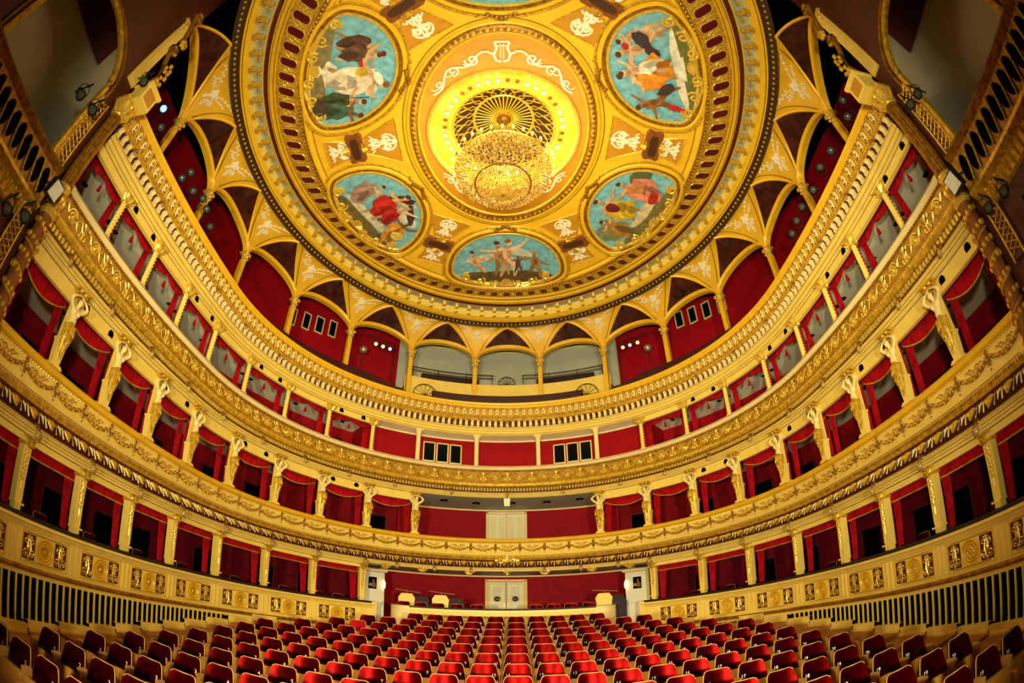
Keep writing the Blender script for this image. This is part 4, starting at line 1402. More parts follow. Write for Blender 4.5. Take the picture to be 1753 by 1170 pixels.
for j in range(1, len(ACS) - 1):
    (sl, ol), (s0, o0), (sr, or_) = ACS[j - 1], ACS[j], ACS[j + 1]
    ml, mr = (sl + s0) / 2, (s0 + sr) / 2
    pp = lambda u, v, d=0.: vp((s0 + (ml - s0) * u) * (1 - v) + (s0 + (mr - s0) * u) * v, u, o0, d)
    g = G().grid([[pp(u, v / 8) for v in range(9)] for u in US])
    ob('pendentive', (g, 'pend', True, 180), CE)
    g = G()
    g.tube([pp(u, .11, .02) for u in US[2:]] + [pp(.97, v / 10, .02) for v in range(2, 9)] + [pp(u, .89, .02) for u in US[:1:-1]], .014, 4)
    ob('pendentive_line', (g, 'line'), CE)
    g = G()
    c = Vector(pp(.62, .5, .03))
    for i in range(9):
        a = i * 2.4
        r = .05 + .018 * i
        q_ = Vector(pp(.62 + .1 * r / .2 * math.sin(a), .5 + .09 * r / .2 * math.cos(a), .03))
        g.ball(q_, (.085, .085, .08), 3, 6)
    for v1, u1, v2, u2 in ((.42, .68, .2, .93), (.58, .68, .8, .93), (.4, .6, .22, .7), (.6, .6, .78, .72), (.5, .52, .5, .32), (.44, .55, .36, .42), (.56, .55, .66, .44)):
        tw = [pp(u1 + (u2 - u1) * t, v1 + (v2 - v1) * t, .03) for t in (0, .5, 1)]
        g.tube(tw, .016, 4)
        for t in (.4, .65, .9):
            for k in (-1, 1):
                g.ball(pp(u1 + (u2 - u1) * t + .02 * k, v1 + (v2 - v1) * t + .035 * k, .03), (.05, .05, .035), 3, 5)
    ob('white_flower_spray', (g, 'white'), CE)
e = ob('arcade_column', None, label='slender yellow gallery column with gilt mask capital carrying the vault', cat='column', group='columns of the gallery arcade')
ob('shaft', (G().box(0, 0, -1.3, .2, .2, 2.0).box(-.0, -.105, -1.3, .1, .02, 1.9), 'yellow', False), e)
g = G().lathe([(.1, -.34), (.13, -.3), (.11, -.26), (.14, -.1), (.2, -.02), (.2, .02)], 12).box(0, 0, .04, .36, .36, .06)
g.ball((0, -.16, -.12), (.07, .05, .1), 5, 7).ball((0, -.17, -.32), (.04, .03, .06), 4, 6)
for k in (-1, 1):
    g.tube([(k * .14 + x, -.14, z - .02) for x, _, z in scroll(1.2, .06, .015, 14, 0, 0, k)], .024, 5)
    g.ball((k * .1, -.13, -.2), (.05, .04, .07), 4, 6)
ob('capital', (g, 'goldhi'), e)
place_all(e, [FM(s, o, ZC) for s, o in ACS], ['slender yellow gallery column with gilt mask capital, %s from the proscenium' % nth(s, [q[0] for q in ACS]) for s, o in ACS])

# ------------------------------------------------------------------ chandelier
ch = ob('chandelier', None, label='great round crystal chandelier hanging under the ceiling well', cat='chandelier')
ch.location = (0, YCC, 14.95)
cz = lambda z: z - 14.95
oc = lambda r: [(r, 0, 0), (-r, 0, 0), (0, r, 0), (0, -r, 0), (0, 0, r * 1.35), (0, 0, -r * 1.35)]
OF = [(0, 2, 4), (2, 1, 4), (1, 3, 4), (3, 0, 4), (2, 0, 5), (1, 2, 5), (3, 1, 5), (0, 3, 5)]


def strands(prof, N, n, r0, name):
    g = G()
    zs = [p[1] for p in prof]
    for k in range(n):
        t = (k + .5) / n
        x = t * (len(prof) - 1)
        i = min(int(x), len(prof) - 2)
        f = x - i
        r, z = prof[i][0] + (prof[i + 1][0] - prof[i][0]) * f, prof[i][1] + (prof[i + 1][1] - prof[i][1]) * f
        N_ = max(12, int(N * (.35 + .65 * r / max(p[0] for p in prof))))
        for j in range(N_):
            a = 2 * PI * (j + .5 * (k % 2)) / N_
            rr = r0 * random.uniform(.75, 1.15)
            g.add([(v[0] + r * math.cos(a), v[1] + r * math.sin(a), v[2] + cz(z)) for v in oc(rr)], OF)
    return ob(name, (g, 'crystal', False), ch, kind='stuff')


strands([(.22, 13.95), (.42, 13.6), (.75, 13.1), (1.15, 12.6), (1.4, 12.25), (1.47, 12.1)], 72, 26, .04, 'upper_crystals')
strands([(1.47, 12.05), (1.4, 11.75), (1.18, 11.5), (.86, 11.34)], 72, 16, .042, 'lower_crystals')
strands([(.8, 11.36), (.74, 11.16), (.55, 11.02), (.3, 10.95)], 56, 10, .038, 'inner_crystals')
g = G().tube([(1.48 * math.cos(2 * PI * j / 48), 1.48 * math.sin(2 * PI * j / 48), cz(12.08)) for j in range(48)], .028, 6, 0, True)
ob('rim', (g, 'gold'), ch)
g = G().tube([(.84 * math.cos(2 * PI * j / 36), .84 * math.sin(2 * PI * j / 36), cz(11.35)) for j in range(36)], .028, 6, 0, True)
ob('lower_ring', (g, 'golddk'), ch)
g = G().tube([(0, 0, cz(14.95)), (0, 0, cz(13.3))], .03, 8).lathe([(.03, cz(14.5)), (.14, cz(14.4)), (.1, cz(14.3)), (.05, cz(14.2)), (.2, cz(14.05)), (.26, cz(13.95)), (.06, cz(13.9))], 14)
for j in range(10):
    a = 2 * PI * j / 10
    g.tube([(.2 * math.cos(a), .2 * math.sin(a), cz(14.0)), (.34 * math.cos(a), .34 * math.sin(a), cz(14.12)), (.36 * math.cos(a), .36 * math.sin(a), cz(14.02))], [.02, .018, .01], 4)
ob('stem', (g, 'gold'), ch)
ob('bottom_disc', (G().lathe([(.3, cz(10.98)), (.3, cz(10.93)), (.2, cz(10.9)), (.05, cz(10.88)), (.001, cz(10.86))], 24), 'goldhi'), ch)
ob('finial', (G().ball((0, 0, cz(10.86)), (.05, .05, .05), 6, 8), 'brown'), ch)
cb = G().ball((0, 0, .05), (.035, .035, .05), 5, 7).mesh('candle_bulb', 'bulb')
cc = G().lathe([(.05, 0), (.055, -.02), (.02, -.05), (.015, -.1)], 8).mesh('candle_cup', 'goldhi')
for j in range(32):
    a = 2 * PI * j / 32
    m = Matrix.Translation((1.6 * math.cos(a), 1.6 * math.sin(a), cz(12.2)))
    k = ob('candle_cup', cc, ch, m)
    ob('candle_bulb', cb, k)
for j in range(8):
    a = 2 * PI * (j + .5) / 8
    l = lamp('chandelier_light', 'POINT', (1.85 * math.cos(a), 1.85 * math.sin(a), cz(12.25)), 65, WARM, .12)
    l.parent = ch
l = lamp('chandelier_light', 'POINT', (0, 0, cz(12.2)), 90, WARM, .3)
l.parent = ch

# ------------------------------------------------------------------ middle of the house: doors, windows, rear parapet


def window(n, s0, s1, off, z0, z1, panes, m='creamhi', par=None):
    c, wd = (s0 + s1) / 2, abs(s1 - s0)
    w_ = ob('window_%d' % n, None, mw=FM(c, off, z0), kind='structure', label='dark window with pale frame', cat='window')
    h = z1 - z0
    pw = wd / panes
    for i in range(panes):
        cx = -wd / 2 + pw * (i + .5)
        f = G().box(cx - pw / 2 + .05, 0, h / 2, .045, .07, h).box(cx + pw / 2 - .05, 0, h / 2, .045, .07, h).box(cx, 0, h - .022, pw - .1, .07, .045).box(cx, 0, .022, pw - .1, .07, .045)
        ob('sash', (f, m, False), w_)
        ob('pane', (G().box(cx, .01, h / 2, pw - .14, .01, h - .08), 'glassd', False), w_)
    return w_


wn = 0
for a, b in ((-3.45, -1.72), (1.72, 3.45)):
    wn += 1
    window(wn, a, b, .74, 5.98, 6.85, 3)
# gallery windows in the red wall
for px0, px1, py in ((518, 540, 549), (540, 562, 556), (562, 584, 563), (494, 516, 540), (1150, 1172, 556), (1172, 1196, 549), (1196, 1220, 541), (1222, 1246, 530)):
    s0, z_, _ = on_wall(px0, py, 3.7)
    s1, _, _ = on_wall(px1, py, 3.7)
    wn += 1
    window(wn, s0, s1, 3.64, z_ - .45, z_ + .45, 1)
for k in (-1, 1):
    for za in (10.7,):
        g = sweep(G(), [(3.64, za), (3.6, za), (3.6, za + .18), (3.64, za + .18)], srange(k * 6.5, k * 17.5, .4))
        ob('trim_%d' % (2 + k), (g, 'cream'), kind='structure', label='cream rail on the red gallery wall', cat='trim')
# first balcony white double door
dcount += 1
d = ob('door_%d' % dcount, None, mw=FM(-.06, 2.66, 1.75), kind='structure', label='white panelled double door of the first balcony', cat='door')
g = G().box(-.87, -.02, 1.27, .1, .1, 2.54).box(.87, -.02, 1.27, .1, .1, 2.54).box(0, -.02, 2.5, 1.84, .1, .1)
ob('door_frame', (g, 'creamhi', False), d)
for q_ in (-1, 1):
    lf_ = ob('door_leaf', (G().box(q_ * .41, 0, 1.22, .8, .05, 2.44), 'white', False), d)
    for x in (.2, .6):
        ob('door_panel', (G().box(q_ * x, -.03, 1.7, .28, .02, 1.2).box(q_ * x, -.03, .55, .28, .02, .7), 'creamhi', False), lf_)
# stalls double door with round windows
dcount += 1
d = ob('door_%d' % dcount, None, mw=FM(-.08, 2.86, -1.03, 1., 1., .928), kind='structure', label='grey-cream double door with round portholes behind the stalls', cat='door')
g = G().box(-.86, -.02, 1.15, .14, .12, 2.3).box(.86, -.02, 1.15, .14, .12, 2.3).box(0, -.02, 2.28, 1.86, .12, .12)
ob('door_frame', (g, 'cream', False), d)
for q_ in (-1, 1):
    lf_ = ob('door_leaf', (G().box(q_ * .4, 0, 1.1, .77, .05, 2.2), 'offw', False), d)
    fr_ = G()
    for x, z, sx, sz in ((0, .42, .5, .03), (0, -.9, .5, .03), (-.25, -.24, .03, 1.35), (.25, -.24, .03, 1.35)):
        fr_.box(q_ * .4 + x, -.03, 1.6 + z, sx, .02, sz)
    ob('leaf_moulding', (fr_, 'gold', False), lf_)
    ob('porthole_ring', (G().tube([(q_ * .4 + .15 * math.cos(t), -.035, 1.35 + .15 * math.sin(t)) for t in (2 * PI * j / 20 for j in range(20))], .02, 5, 0, True, 1., (0, 1, 0)), 'goldhi'), lf_)
    ob('porthole', (G().ball((q_ * .4, -.02, 1.35), (.13, .02, .13), 4, 16), 'glassd'), lf_)
    ob('door_handle', (G().tube([(q_ * .08, -.06, .95), (q_ * .08, -.06, 1.15)], .012, 5), 'steel'), lf_)
# white open doors with posters beside the stalls
for q_, px in ((-1, 641), (1, 1088)):
    s_, _, _ = on_wall(px, 1020, 1.0)
    dcount += 1
    d = ob('door_%d' % dcount, None, mw=FM(s_, 1.0, -1.25), kind='structure', label='white door with a portrait poster at the end of the stalls parapet', cat='door', group='white side doors with posters')
    lf_ = ob('door_leaf', (G().box(0, 0, 1.09, .86, .05, 2.42), 'white', False), d)
    ob('door_frame', (G().box(-.5 * q_ * -1, .02, 1.11, .1, .12, 2.46).box(0, .02, 2.36, 1.08, .12, .08), 'creamhi', False), d)
    ob('door_handle', (G().tube([(q_ * -.36, -.05, .95), (q_ * -.36, -.05, 1.1)], .014, 5), 'steel'), lf_)
    po = ob('portrait_poster', None, mw=FM(s_ + q_ * .06, .965, .35), label='small framed portrait poster on the white side door', cat='poster', group='portrait posters on the side doors')
    ob('sheet', (G().box(0, 0, .24, .34, .012, .48), 'dark', False), po)
    ob('portrait', (G().prism(blob(.03, .33, .05, .065), -.012, -.006).prism([(-.05, .06), (.14, .06), (.13, .22), (.08, .27), (0, .27), (-.06, .2)], -.011, -.006), 'brown', False), po)
    ob('caption', (G().box(-.07, -.008, .14, .15, .004, .03).box(-.07, -.008, .2, .13, .004, .02), 'offw', False), po)
    sc_ = ob('wall_sconce', None, mw=FM(s_ - q_ * .36, .95, .55), label='lit frosted sconce beside the white side door', cat='lamp', group='sconces at the side doors')
    ob('sconce_shade', (G().lathe([(.03, -.16), (.06, -.1), (.065, .08), (.03, .17), (.001, .18)], 10), 'sconce'), sc_)
    ob('sconce_plate', (G().box(0, .05, 0, .1, .04, .12), 'gold', False), sc_)

# rear parapet of the stalls with rounded end blocks
rp = ob('rear_parapet', None, label='low cream parapet closing the stalls in front of the rear seats', cat='parapet')
rp.location = (-.15, 17.0, -1.35)
ob('body', (G().box(0, 0, .55, 6.1, .14, 1.1), 'cream', False), rp)
ob('rail', (G().box(0, 0, 1.13, 6.2, .26, .06), 'rail', False), rp)
ob('cornice', (G().box(0, -.06, 1.06, 6.16, .2, .08).box(0, -.08, .98, 6.14, .05, .03), 'cream', False), rp)
for i in range(8):
    x = -2.66 + i * .76
    fr_ = G()
    for dx, dz, sx, sz in ((0, .28, .6, .03), (0, -.28, .6, .03), (-.3, 0, .03, .56), (.3, 0, .03, .56)):
        fr_.box(x + dx, -.08, .58 + dz, sx, .03, sz)
    fr_.tube([(x + .16 * math.cos(t), -.08, .58 + .16 * math.sin(t)) for t in (2 * PI * j / 18 for j in range(18))], .02, 5, 0, True, 1., (0, 1, 0))
    ob('panel_moulding', (fr_, 'gold'), rp)
for q_ in (-1, 1):
    rows = [[(q_ * (3.05 + .9 * math.sin(t)), .75 - .9 * math.cos(t) + .1, z) for z in (0, 1.15)] for t in (PI / 2 * j / 8 for j in range(9))]
    g = G().grid(rows)
    g.grid([[(q_ * (3.05 + r * math.sin(t)), .85 - r * math.cos(t), 1.15 + .02) for r in (.95, .6)] for t in (PI / 2 * j / 8 for j in range(9))])
    ob('curved_end', (g, 'creamhi'), rp)

# ------------------------------------------------------------------ seats
st_ = ob('theatre_seat', None, label='red shell theatre seat in the stalls rows', cat='seat', group='seats of the stalls')
out = [(-.255, .6), (-.262, .65), (-.22, .9), (-.2, .945), (-.16, .965), (.16, .965), (.2, .945), (.22, .9), (.262, .65), (.255, .6)]
lean = lambda V: [(x, y + (z - .42) * .16 + .05 * (1 - (x / .26) ** 2), z) for x, y, z in V]
g = G()
nx = 9
rows = []
for i in range(9):
    z = .6 + (.965 - .6) * i / 8
    hw_ = np.interp(z, [.6, .65, .9, .945, .965], [.255, .262, .22, .2, .16])
    rows.append([(hw_ * (2 * j / (nx - 1) - 1), 0, z) for j in range(nx)])
g.grid([[lean([p])[0] for p in r] for r in rows])
g.grid([[lean([(p[0], .045, p[2])])[0] for p in r[::-1]] for r in rows])
shell_me = g.mesh('backrest', 'seat', True, 60)
ob('backrest', shell_me, st_)
rim_pts = lean([(x, .02, z) for x, z in out])
ob('edge_trim', (G().tube(rim_pts, .0085, 5), 'edge'), st_)
g = G()
g.grid([[(hw2 * (2 * j / 6 - 1), -.13 - .03 * math.sin(PI * i / 5) + .06 * i / 5, .16 + .5 * i / 5) for j in range(7)] for i, hw2 in enumerate((.22, .25, .26, .26, .26, .25))])
g.grid([[(hw2 * (2 * j / 6 - 1), -.08 + .04 * i / 5, .16 + .5 * i / 5) for j in range(6, -1, -1)] for i, hw2 in enumerate((.22, .25, .26, .26, .26, .25))])
ob('folded_seat', (g, 'wood'), st_)
sdm = G().box(0, -.02, .38, .02, .14, .76).box(0, -.03, .03, .03, .3, .04).mesh('standard', 'edge', False)
arm = G().box(0, -.06, .56, .025, .3, .03).mesh('armrest', 'wood', False)
for q_ in (-1, 1):
    ob('standard', sdm, st_, Matrix.Translation((q_ * .274, 0, 0)))
    ob('armrest', arm, st_, Matrix.Translation((q_ * .274, 0, 0)))
digits = {}


def number_mesh(n):
    if n not in digits:
        c = bpy.data.curves.new('num', 'FONT')
        c.body = str(n)
        c.size = .085
        c.align_x = 'CENTER'
        c.extrude = .001
        t = bpy.data.objects.new('num', c)
        COL.objects.link(t)
        me = bpy.data.meshes.new_from_object(t.evaluated_get(bpy.context.evaluated_depsgraph_get()))
        me.transform(Matrix.Rotation(PI / 2, 4, 'X'))
        me.materials.clear()
        me.materials.append(M['white'])
        bpy.data.objects.remove(t)
        digits[n] = me
    return digits[n]


seats = []
half = {0: 5, 1: 7, 2: 8, 3: 9}
for i in range(NR + 1):
    n = half.get(i, 10)
    for k in range(-n, n):
        x = .29 * 1 + .585 * k + .0025
        z = fz(i)
        if in_view((x, row_y(i), zt(i))) or in_view((x, row_y(i), zt(i) - .4)):
            seats.append((Matrix.Translation((x, row_y(i), z)), k + 11, i))
objs = place_all(st_, [s[0] for s in seats], ['red shell seat, %s from the middle line, in the %s row before the rear parapet' % (ORD[s[1] - 11 if s[1] > 10 else 10 - s[1]], ORD[s[2]]) for s in seats])
for o, (mw, n, i) in zip(objs, seats):
    ob('seat_number', number_mesh(n), o, Matrix.Translation((.17 * (-1 if n > 10 else 1), .048, .725)))
    if i == 2 and n == 4:
        for ch_ in o.children:
            if ch_.name.startswith('backrest'):
                ch_.data = ch_.data.copy()
                ch_.data.materials[0] = M['velvet']
        o['label'] = 'matt red stalls seat with plain cover among the shiny ones'
        del o['group']
# seats at the very back of the stalls and on the first balcony
for k, (px, py) in enumerate(((690, 1036), (719, 1034), (749, 1036), (781, 1036), (816, 1038), (918, 1038), (948, 1038), (978, 1036), (1009, 1034))):
    d = ray(px, py)
    t_ = 17.9 / d.y
    o = copy_tree(st_, Matrix.Translation((XO + d.x * t_, 17.9, -1.02)), label='dark seat behind the low rear parapet of the stalls')
    o['group'] = 'rear stalls seats'
for s in (-3.3, -2.72, -2.1, -1.5, .95, 1.55, 2.15, 2.75, 3.3):
    m = FM(s, .72, 1.7515)
    o = copy_tree(st_, m, label='seat behind the rail in the middle of the first balcony')
    o['group'] = 'first balcony middle seats'
for j, (a, b) in enumerate(BAYS):
    for q_ in ((-.4, .4) if j % 2 else (.3,)):
        o = copy_tree(st_, FM((a + b) / 2 + q_, .75, -1.0), label='dark seat behind the black rail, %s stalls box from the corner column' % nth((a + b) / 2, [sum(v) / 2 for v in BAYS]))
        o['group'] = 'seats in the stalls boxes'

# control desks at the back of the stalls
for px, py, q_ in ((700, 1012, 0), (757, 1020, 1), (1032, 1012, 2)):
    d = ray(px, py)
    t_ = 18.9 / d.y
    e = ob('control_desk', None, mw=Matrix.Translation((XO + d.x * t_, 18.9, -1.03)) @ Matrix.Diagonal((1, 1, .865, 1)), label='dark control desk with cream shade and bar lamp behind the stalls', cat='desk', group='control desks at the back of the stalls')
    ob('console', (G().box(.35, 0, .55, 1.0, .5, 1.1).box(.35, -.06, 1.24, .95, .3, .3, 0, .9, .4), 'rail', False), e)
    ob('cream_shade', (G().prism([(-.3, .95), (-.34, 1.3), (-.22, 1.5), (.18, 1.5), (.3, 1.3), (.26, .95)], -.31, -.245), 'cream', False), e)
    ob('bar_lamp', (G().tube([(-.45, -.3, 1.66), (.5, -.3, 1.56)], .02, 5).tube([(0, -.3, 1.62), (.02, -.28, 1.2)], .015, 5), 'steel'), e)
# downlights and vents on the middle soffits
dl = G().lathe([(.17, 0), (.17, -.03), (.1, -.04), (.001, -.02)], 18).mesh('downlight', 'dark')
for px, py in ((760, 857), (815, 862), (876, 862), (936, 860), (992, 855)):
    d = ray(px, py)
    t_ = 4.38 / d.z
    e = ob('downlight', None, mw=Matrix.Translation((XO + d.x * t_, d.y * t_, 4.395)), label='round black downlight in the soffit over the first balcony', cat='lamp', group='downlights over the first balcony')
    ob('housing', dl, e)
    ob('reflector', (G().ball((0, 0, -.04), (.05, .05, .015), 4, 8), 'steel'), e)
for s in (-4.3, -2.6, -1.1, .95, 2.4, 4.2):
    bput(bB, 'twin_vent', G().box(-.11, 0, 0, .14, .14, .02).box(.11, 0, 0, .14, .14, .02).box(0, 0, 0, .06, .1, .015).mesh('twin_vent', 'dark', False), s, 1.5, 1.305)
for s in (-3.35, -1.5, 1.45, 3.3, 4.8, -4.8):
    g = G().box(0, 0, .03, .3, .3, .06).box(0, -.05, -.06, .2, .28, .12, 0, 1.3, 1.1)
    for q_ in (-1, 1):
        g.tube([(q_ * .13 + x, -.2, z - .03) for x, _, z in scroll(1.2, .06, .015, 14, 0, 0, q_)], .026, 5)
    bput(bB, 'modillion', g.mesh('modillion', 'gold'), s, .12, 1.3)
cs_ = G()
for i in range(9):
    a = PI * i / 8
    cs_.tube([(0, 0, 0), (.2 * math.cos(a), -.03, .02 + .2 * math.sin(a))], [.04, .03], 5)
for q_ in (-1, 1):
    cs_.tube([(q_ * .25 + x, 0, z) for x, _, z in scroll(1.3, .11, .02, 16, 0, 0, q_)], .03, 5)
    cs_.ball((q_ * .42, -.02, .03), (.07, .05, .06), 4, 6)
bput(bB, 'centre_cartouche', cs_.mesh('centre_cartouche', 'goldhi'), -.02, -.32, 1.72)
e = ob('brass_wall_lamp', None, mw=FM(-.02, -.1, 1.28), label='small brass lamp under the middle of the first balcony', cat='lamp')
g = G().tube([(0, .1, .1), (0, 0, .08), (0, 0, 0)], .018, 5)
for q_ in (-1, 1):
    g.tube([(0, 0, .03), (q_ * .1, -.02, -.01), (q_ * .15, -.02, .06)], .012, 5).ball((q_ * .15, -.02, .09), .025, 4, 6)
ob('arms', (g, 'goldhi'), e)
ob('bowl', (G().lathe([(.02, .0), (.06, -.04), (.06, -.1), (.02, -.14), (.001, -.15)], 10), 'goldhi'), e)
e = ob('projector_box', None, mw=FM(-.02, -.05, 4.28), label='small white box lamp below the middle of the second balcony', cat='lamp')
ob('housing', (G().box(0, 0, -.1, .22, .2, .32, 0, 1.2, 1.2), 'white', False), e)
ob('mount', (G().tube([(0, 0, .06), (0, .04, .16)], .03, 6), 'golddk'), e)

# ------------------------------------------------------------------ gallery benches, rails, lights
for a, b, dz in ((-19.5, -4.4, 0), (4.4, 19.5, 0), (-3.1, 3.1, .06)):
    for r, (of_, z) in enumerate(((.6, 9.0), (1.0, 9.32), (1.42, 9.68))):
        if dz and r == 2:
            continue
        e = ob('gallery_bench', None, label='dark red curved bench in the %s row of the gallery %s' % (('front', 'second', 'rear')[r], 'middle' if dz else 'side'), cat='bench', group='benches of the gallery %s, row %s' % ('middle' if dz else 'sides', 'one two three'.split()[r]))
        z += dz
        e.location = (0, YC, 0)
        aa, bb = (a + (.5 * r if b > 0 and a > 0 else 0), b - (.5 * r if b < 0 else 0))
        bsweep(e, 'backrest', [(of_, (8.09, 8.723, 9.161)[r]), (of_, z), (of_ + .05, z), (of_ + .05, (8.118, 8.728, 9.164)[r])], aa, bb, 'bench')
        bsweep(e, 'seat_board', [(of_ - .32, z - .32), (of_ - .32, z - .27), (of_, z - .27)], aa, bb, 'bench')
        bsweep(e, 'top_rail', [(of_ - .015, z), (of_ - .015, z + .025), (of_ + .065, z + .025), (of_ + .065, z)], aa, bb, 'redpan')
g = sweep(G(), [(1.9, 9.25), (1.9, 10.4), (2.0, 10.4), (2.0, 9.25)], srange(-4.05, 4.05))
ob('gallery_parapet', (g, 'cream'), label='low cream wall behind the middle gallery benches', cat='parapet')
for k in (-1, 1):
    e = ob('handrail', None, label='black tubular handrail on the upper gallery platform', cat='railing', group='handrails of the gallery platform')
    e.location = (0, YC, 0)
    for z in (10.95, 11.12):
        g = G().tube([(*P(s, 2.3), z) for s in srange(k * .55, k * 3.75, .3)], .022, 5)
        o = ob('rail_tube', (g, 'black'), e)
        o.location = (0, -YC, 0)
    for s in (.6, 1.6, 2.7, 3.7):
        bput(e, 'post', G().tube([(0, 0, 0), (0, 0, .85)], .02, 5).mesh('post', 'black'), k * s, 2.3, 10.3)
    o = bput(e, 'seat_mass', G().box(0, 0, .3, 2.9, .5, .7).mesh('seat_mass', 'bench', False), k * 2.2, 2.75, 10.35)
for s, of_, z, r in ((-.04, 2.35, 10.65, .42), (-3.35, 1.2, 9.2, .55), (3.2, 1.2, 9.2, .55)):
    g = G().tube([(r * math.cos(PI * j / 16), 0, r * math.sin(PI * j / 16)) for j in range(17)], .022, 5)
    for j in range(1, 6):
        a = PI * j / 6
        g.tube([(.02 * math.cos(a), 0, .02 * math.sin(a)), (r * math.cos(a), 0, r * math.sin(a))], .012, 4)
    g.tube([(-r, 0, 0), (r, 0, 0)], .02, 5)
    for q_ in (-.7, .7):                                         # feet down to the step it stands on
        g.tube([(q_ * r, 0, 0), (q_ * r, 0, (10.3 if abs(s) < 1 else 8.742) - z)], .018, 5)
    e = ob('fan_railing', None, mw=FM(s, of_, z), label='black fan-shaped iron railing %s' % ('in the middle of the gallery platform' if abs(s) < 1 else 'at a gallery aisle end'), cat='railing', group='fan railings of the gallery')
    ob('fan', (g, 'black'), e)


def spotlight(p, aim, lens, label, group=None, k=1., cat='spotlight', hang=None, stand=None, wall=None):
    """hang: point of a bar the yoke is clamped to; stand: height of the rail it stands on; wall: where its arm is fixed"""
    z = (Vector(aim) - Vector(p)).normalized()
    x = z.cross(Vector((0, 0, 1))).normalized()
    y = z.cross(x)
    m = Matrix((x, -y, -z)).transposed().to_4x4()
    if stand is not None:
        m = m @ Matrix.Rotation(PI, 4, 'Z')
    if hang is not None:
        p = hang - m.to_3x3() @ Vector((0, .36 * k, .16 * k))
    m = Matrix.Translation(p) @ m @ Matrix.Scale(k, 4)
    e = ob('stage_spotlight', None, mw=m, label=label, cat=cat, group=group)
    ob('can', (G().lathe([(.001, .3), (.07, .29), (.1, .2), (.12, .02), (.135, -.06), (.12, -.07), (.11, -.02)], 14), 'black'), e)
    ob('lens', (G().ball((0, 0, -.03), (.108, .108, .03), 5, 14), lens), e)
    ob('yoke', (G().tube([(-.15, 0, .1), (-.16, .12, .12), (-.1, .22, .14), (.1, .22, .14), (.16, .12, .12), (.15, 0, .1)], .014, 5).tube([(0, .22, .14), (0, .36, .16)], .02, 5), 'black'), e)
    end = m @ Vector((0, .35, .16))
    if stand is not None:
        ob('clamp_post', (G().tube([Vector((0, .35, .16)), m.inverted() @ Vector(stand)], .022, 5), 'black'), e)
    if wall is not None:
        ob('wall_arm', (G().tube([Vector((0, .35, .16)), m.inverted() @ Vector(wall(end))], .022, 5), 'black'), e)
    return e


BARS = [tuple(on_wall(*v, 2.15)[2] for v in ((622, 570), (676, 590))), tuple(on_wall(*v, 2.15)[2] for v in ((1058, 587), (1114, 568)))]
STAGE = (0, -1, -1)
for px, py, ln, txt in ((645, 588, 'lensg', 'green-white'), (657, 591, 'lensg', 'green-white'), (669, 596, 'lensb', 'bluish'), (1065, 593, 'lensw', 'amber'), (1077, 588, 'lensb', 'bluish'), (1090, 584, 'lensw', 'amber')):
    A, B = BARS[px > 876]
    f_ = (px - (622 if px < 876 else 1058)) / (54 if px < 876 else 56)
    spotlight(A.lerp(B, f_), STAGE, ln, 'lit %s spotlight hung in a gallery arch %s' % (txt, 'left of the grey panels' if px < 876 and 0 else 'beside the grey panels'), 'lit gallery spotlights %s' % txt, .82, hang=A.lerp(B, f_))
for k, (A, B) in enumerate(BARS):
    Cc = Vector(((B if k == 0 else A).x, (B if k == 0 else A).y, 9.2))
    e = ob('lighting_bar', None, label='thin black bar carrying the lit gallery spotlights', cat='lighting bar', group='lighting bars in the gallery arches')
    e.location = Cc
    ob('bar', (G().tube([A - Cc, B - Cc], .022, 5), 'black'), e)
    ob('upright', (G().tube([(B if k == 0 else A) - Cc, (0, 0, 0)], .022, 5), 'black'), e)
for px, py in ((622, 599), (1109, 596)):
    s_, z_, p_ = on_wall(px, py, 2.2)
    e = ob('mirror_ball', None, mw=Matrix.Translation(p_), label='grey mirror ball on a stand in a gallery arch', cat='mirror ball', group='mirror balls in the gallery')
    ob('ball', (G().ball((0, 0, 0), .19, 12, 18), M['steel'], False), e)
    ob('stand', (G().tube([(0, 0, -.19), (0, 0, 9.2 - p_.z)], .02, 5), 'black'), e)
for px, py, ln in ((280, 186, 'lensb'), (276, 218, 'lensoff'), (327, 295, 'lensoff'), (331, 327, 'lensoff'), (348, 340, 'lensoff'), (354, 358, 'lensoff'), (360, 388, 'lensoff'), (312, 305, 'lensoff'),
                   (1443, 171, 'lensoff'), (1451, 200, 'lensoff'), (1404, 286, 'lensoff'), (1392, 325, 'lensoff'), (1373, 354, 'lensoff'), (1364, 378, 'lensoff'), (1422, 258, 'lensoff'), (1356, 400, 'lensoff')):
    s_, z_, p_ = on_wall(px, py, .0)
    spotlight(p_, (0, 0, -.5), ln, 'blue-lit spotlight behind the gallery rail near the proscenium' if ln == 'lensb' else 'black unlit spotlight clustered behind the gallery rail', None if ln == 'lensb' else 'unlit gallery spotlights', .9, stand=(*P(s_, .12), 8.6))

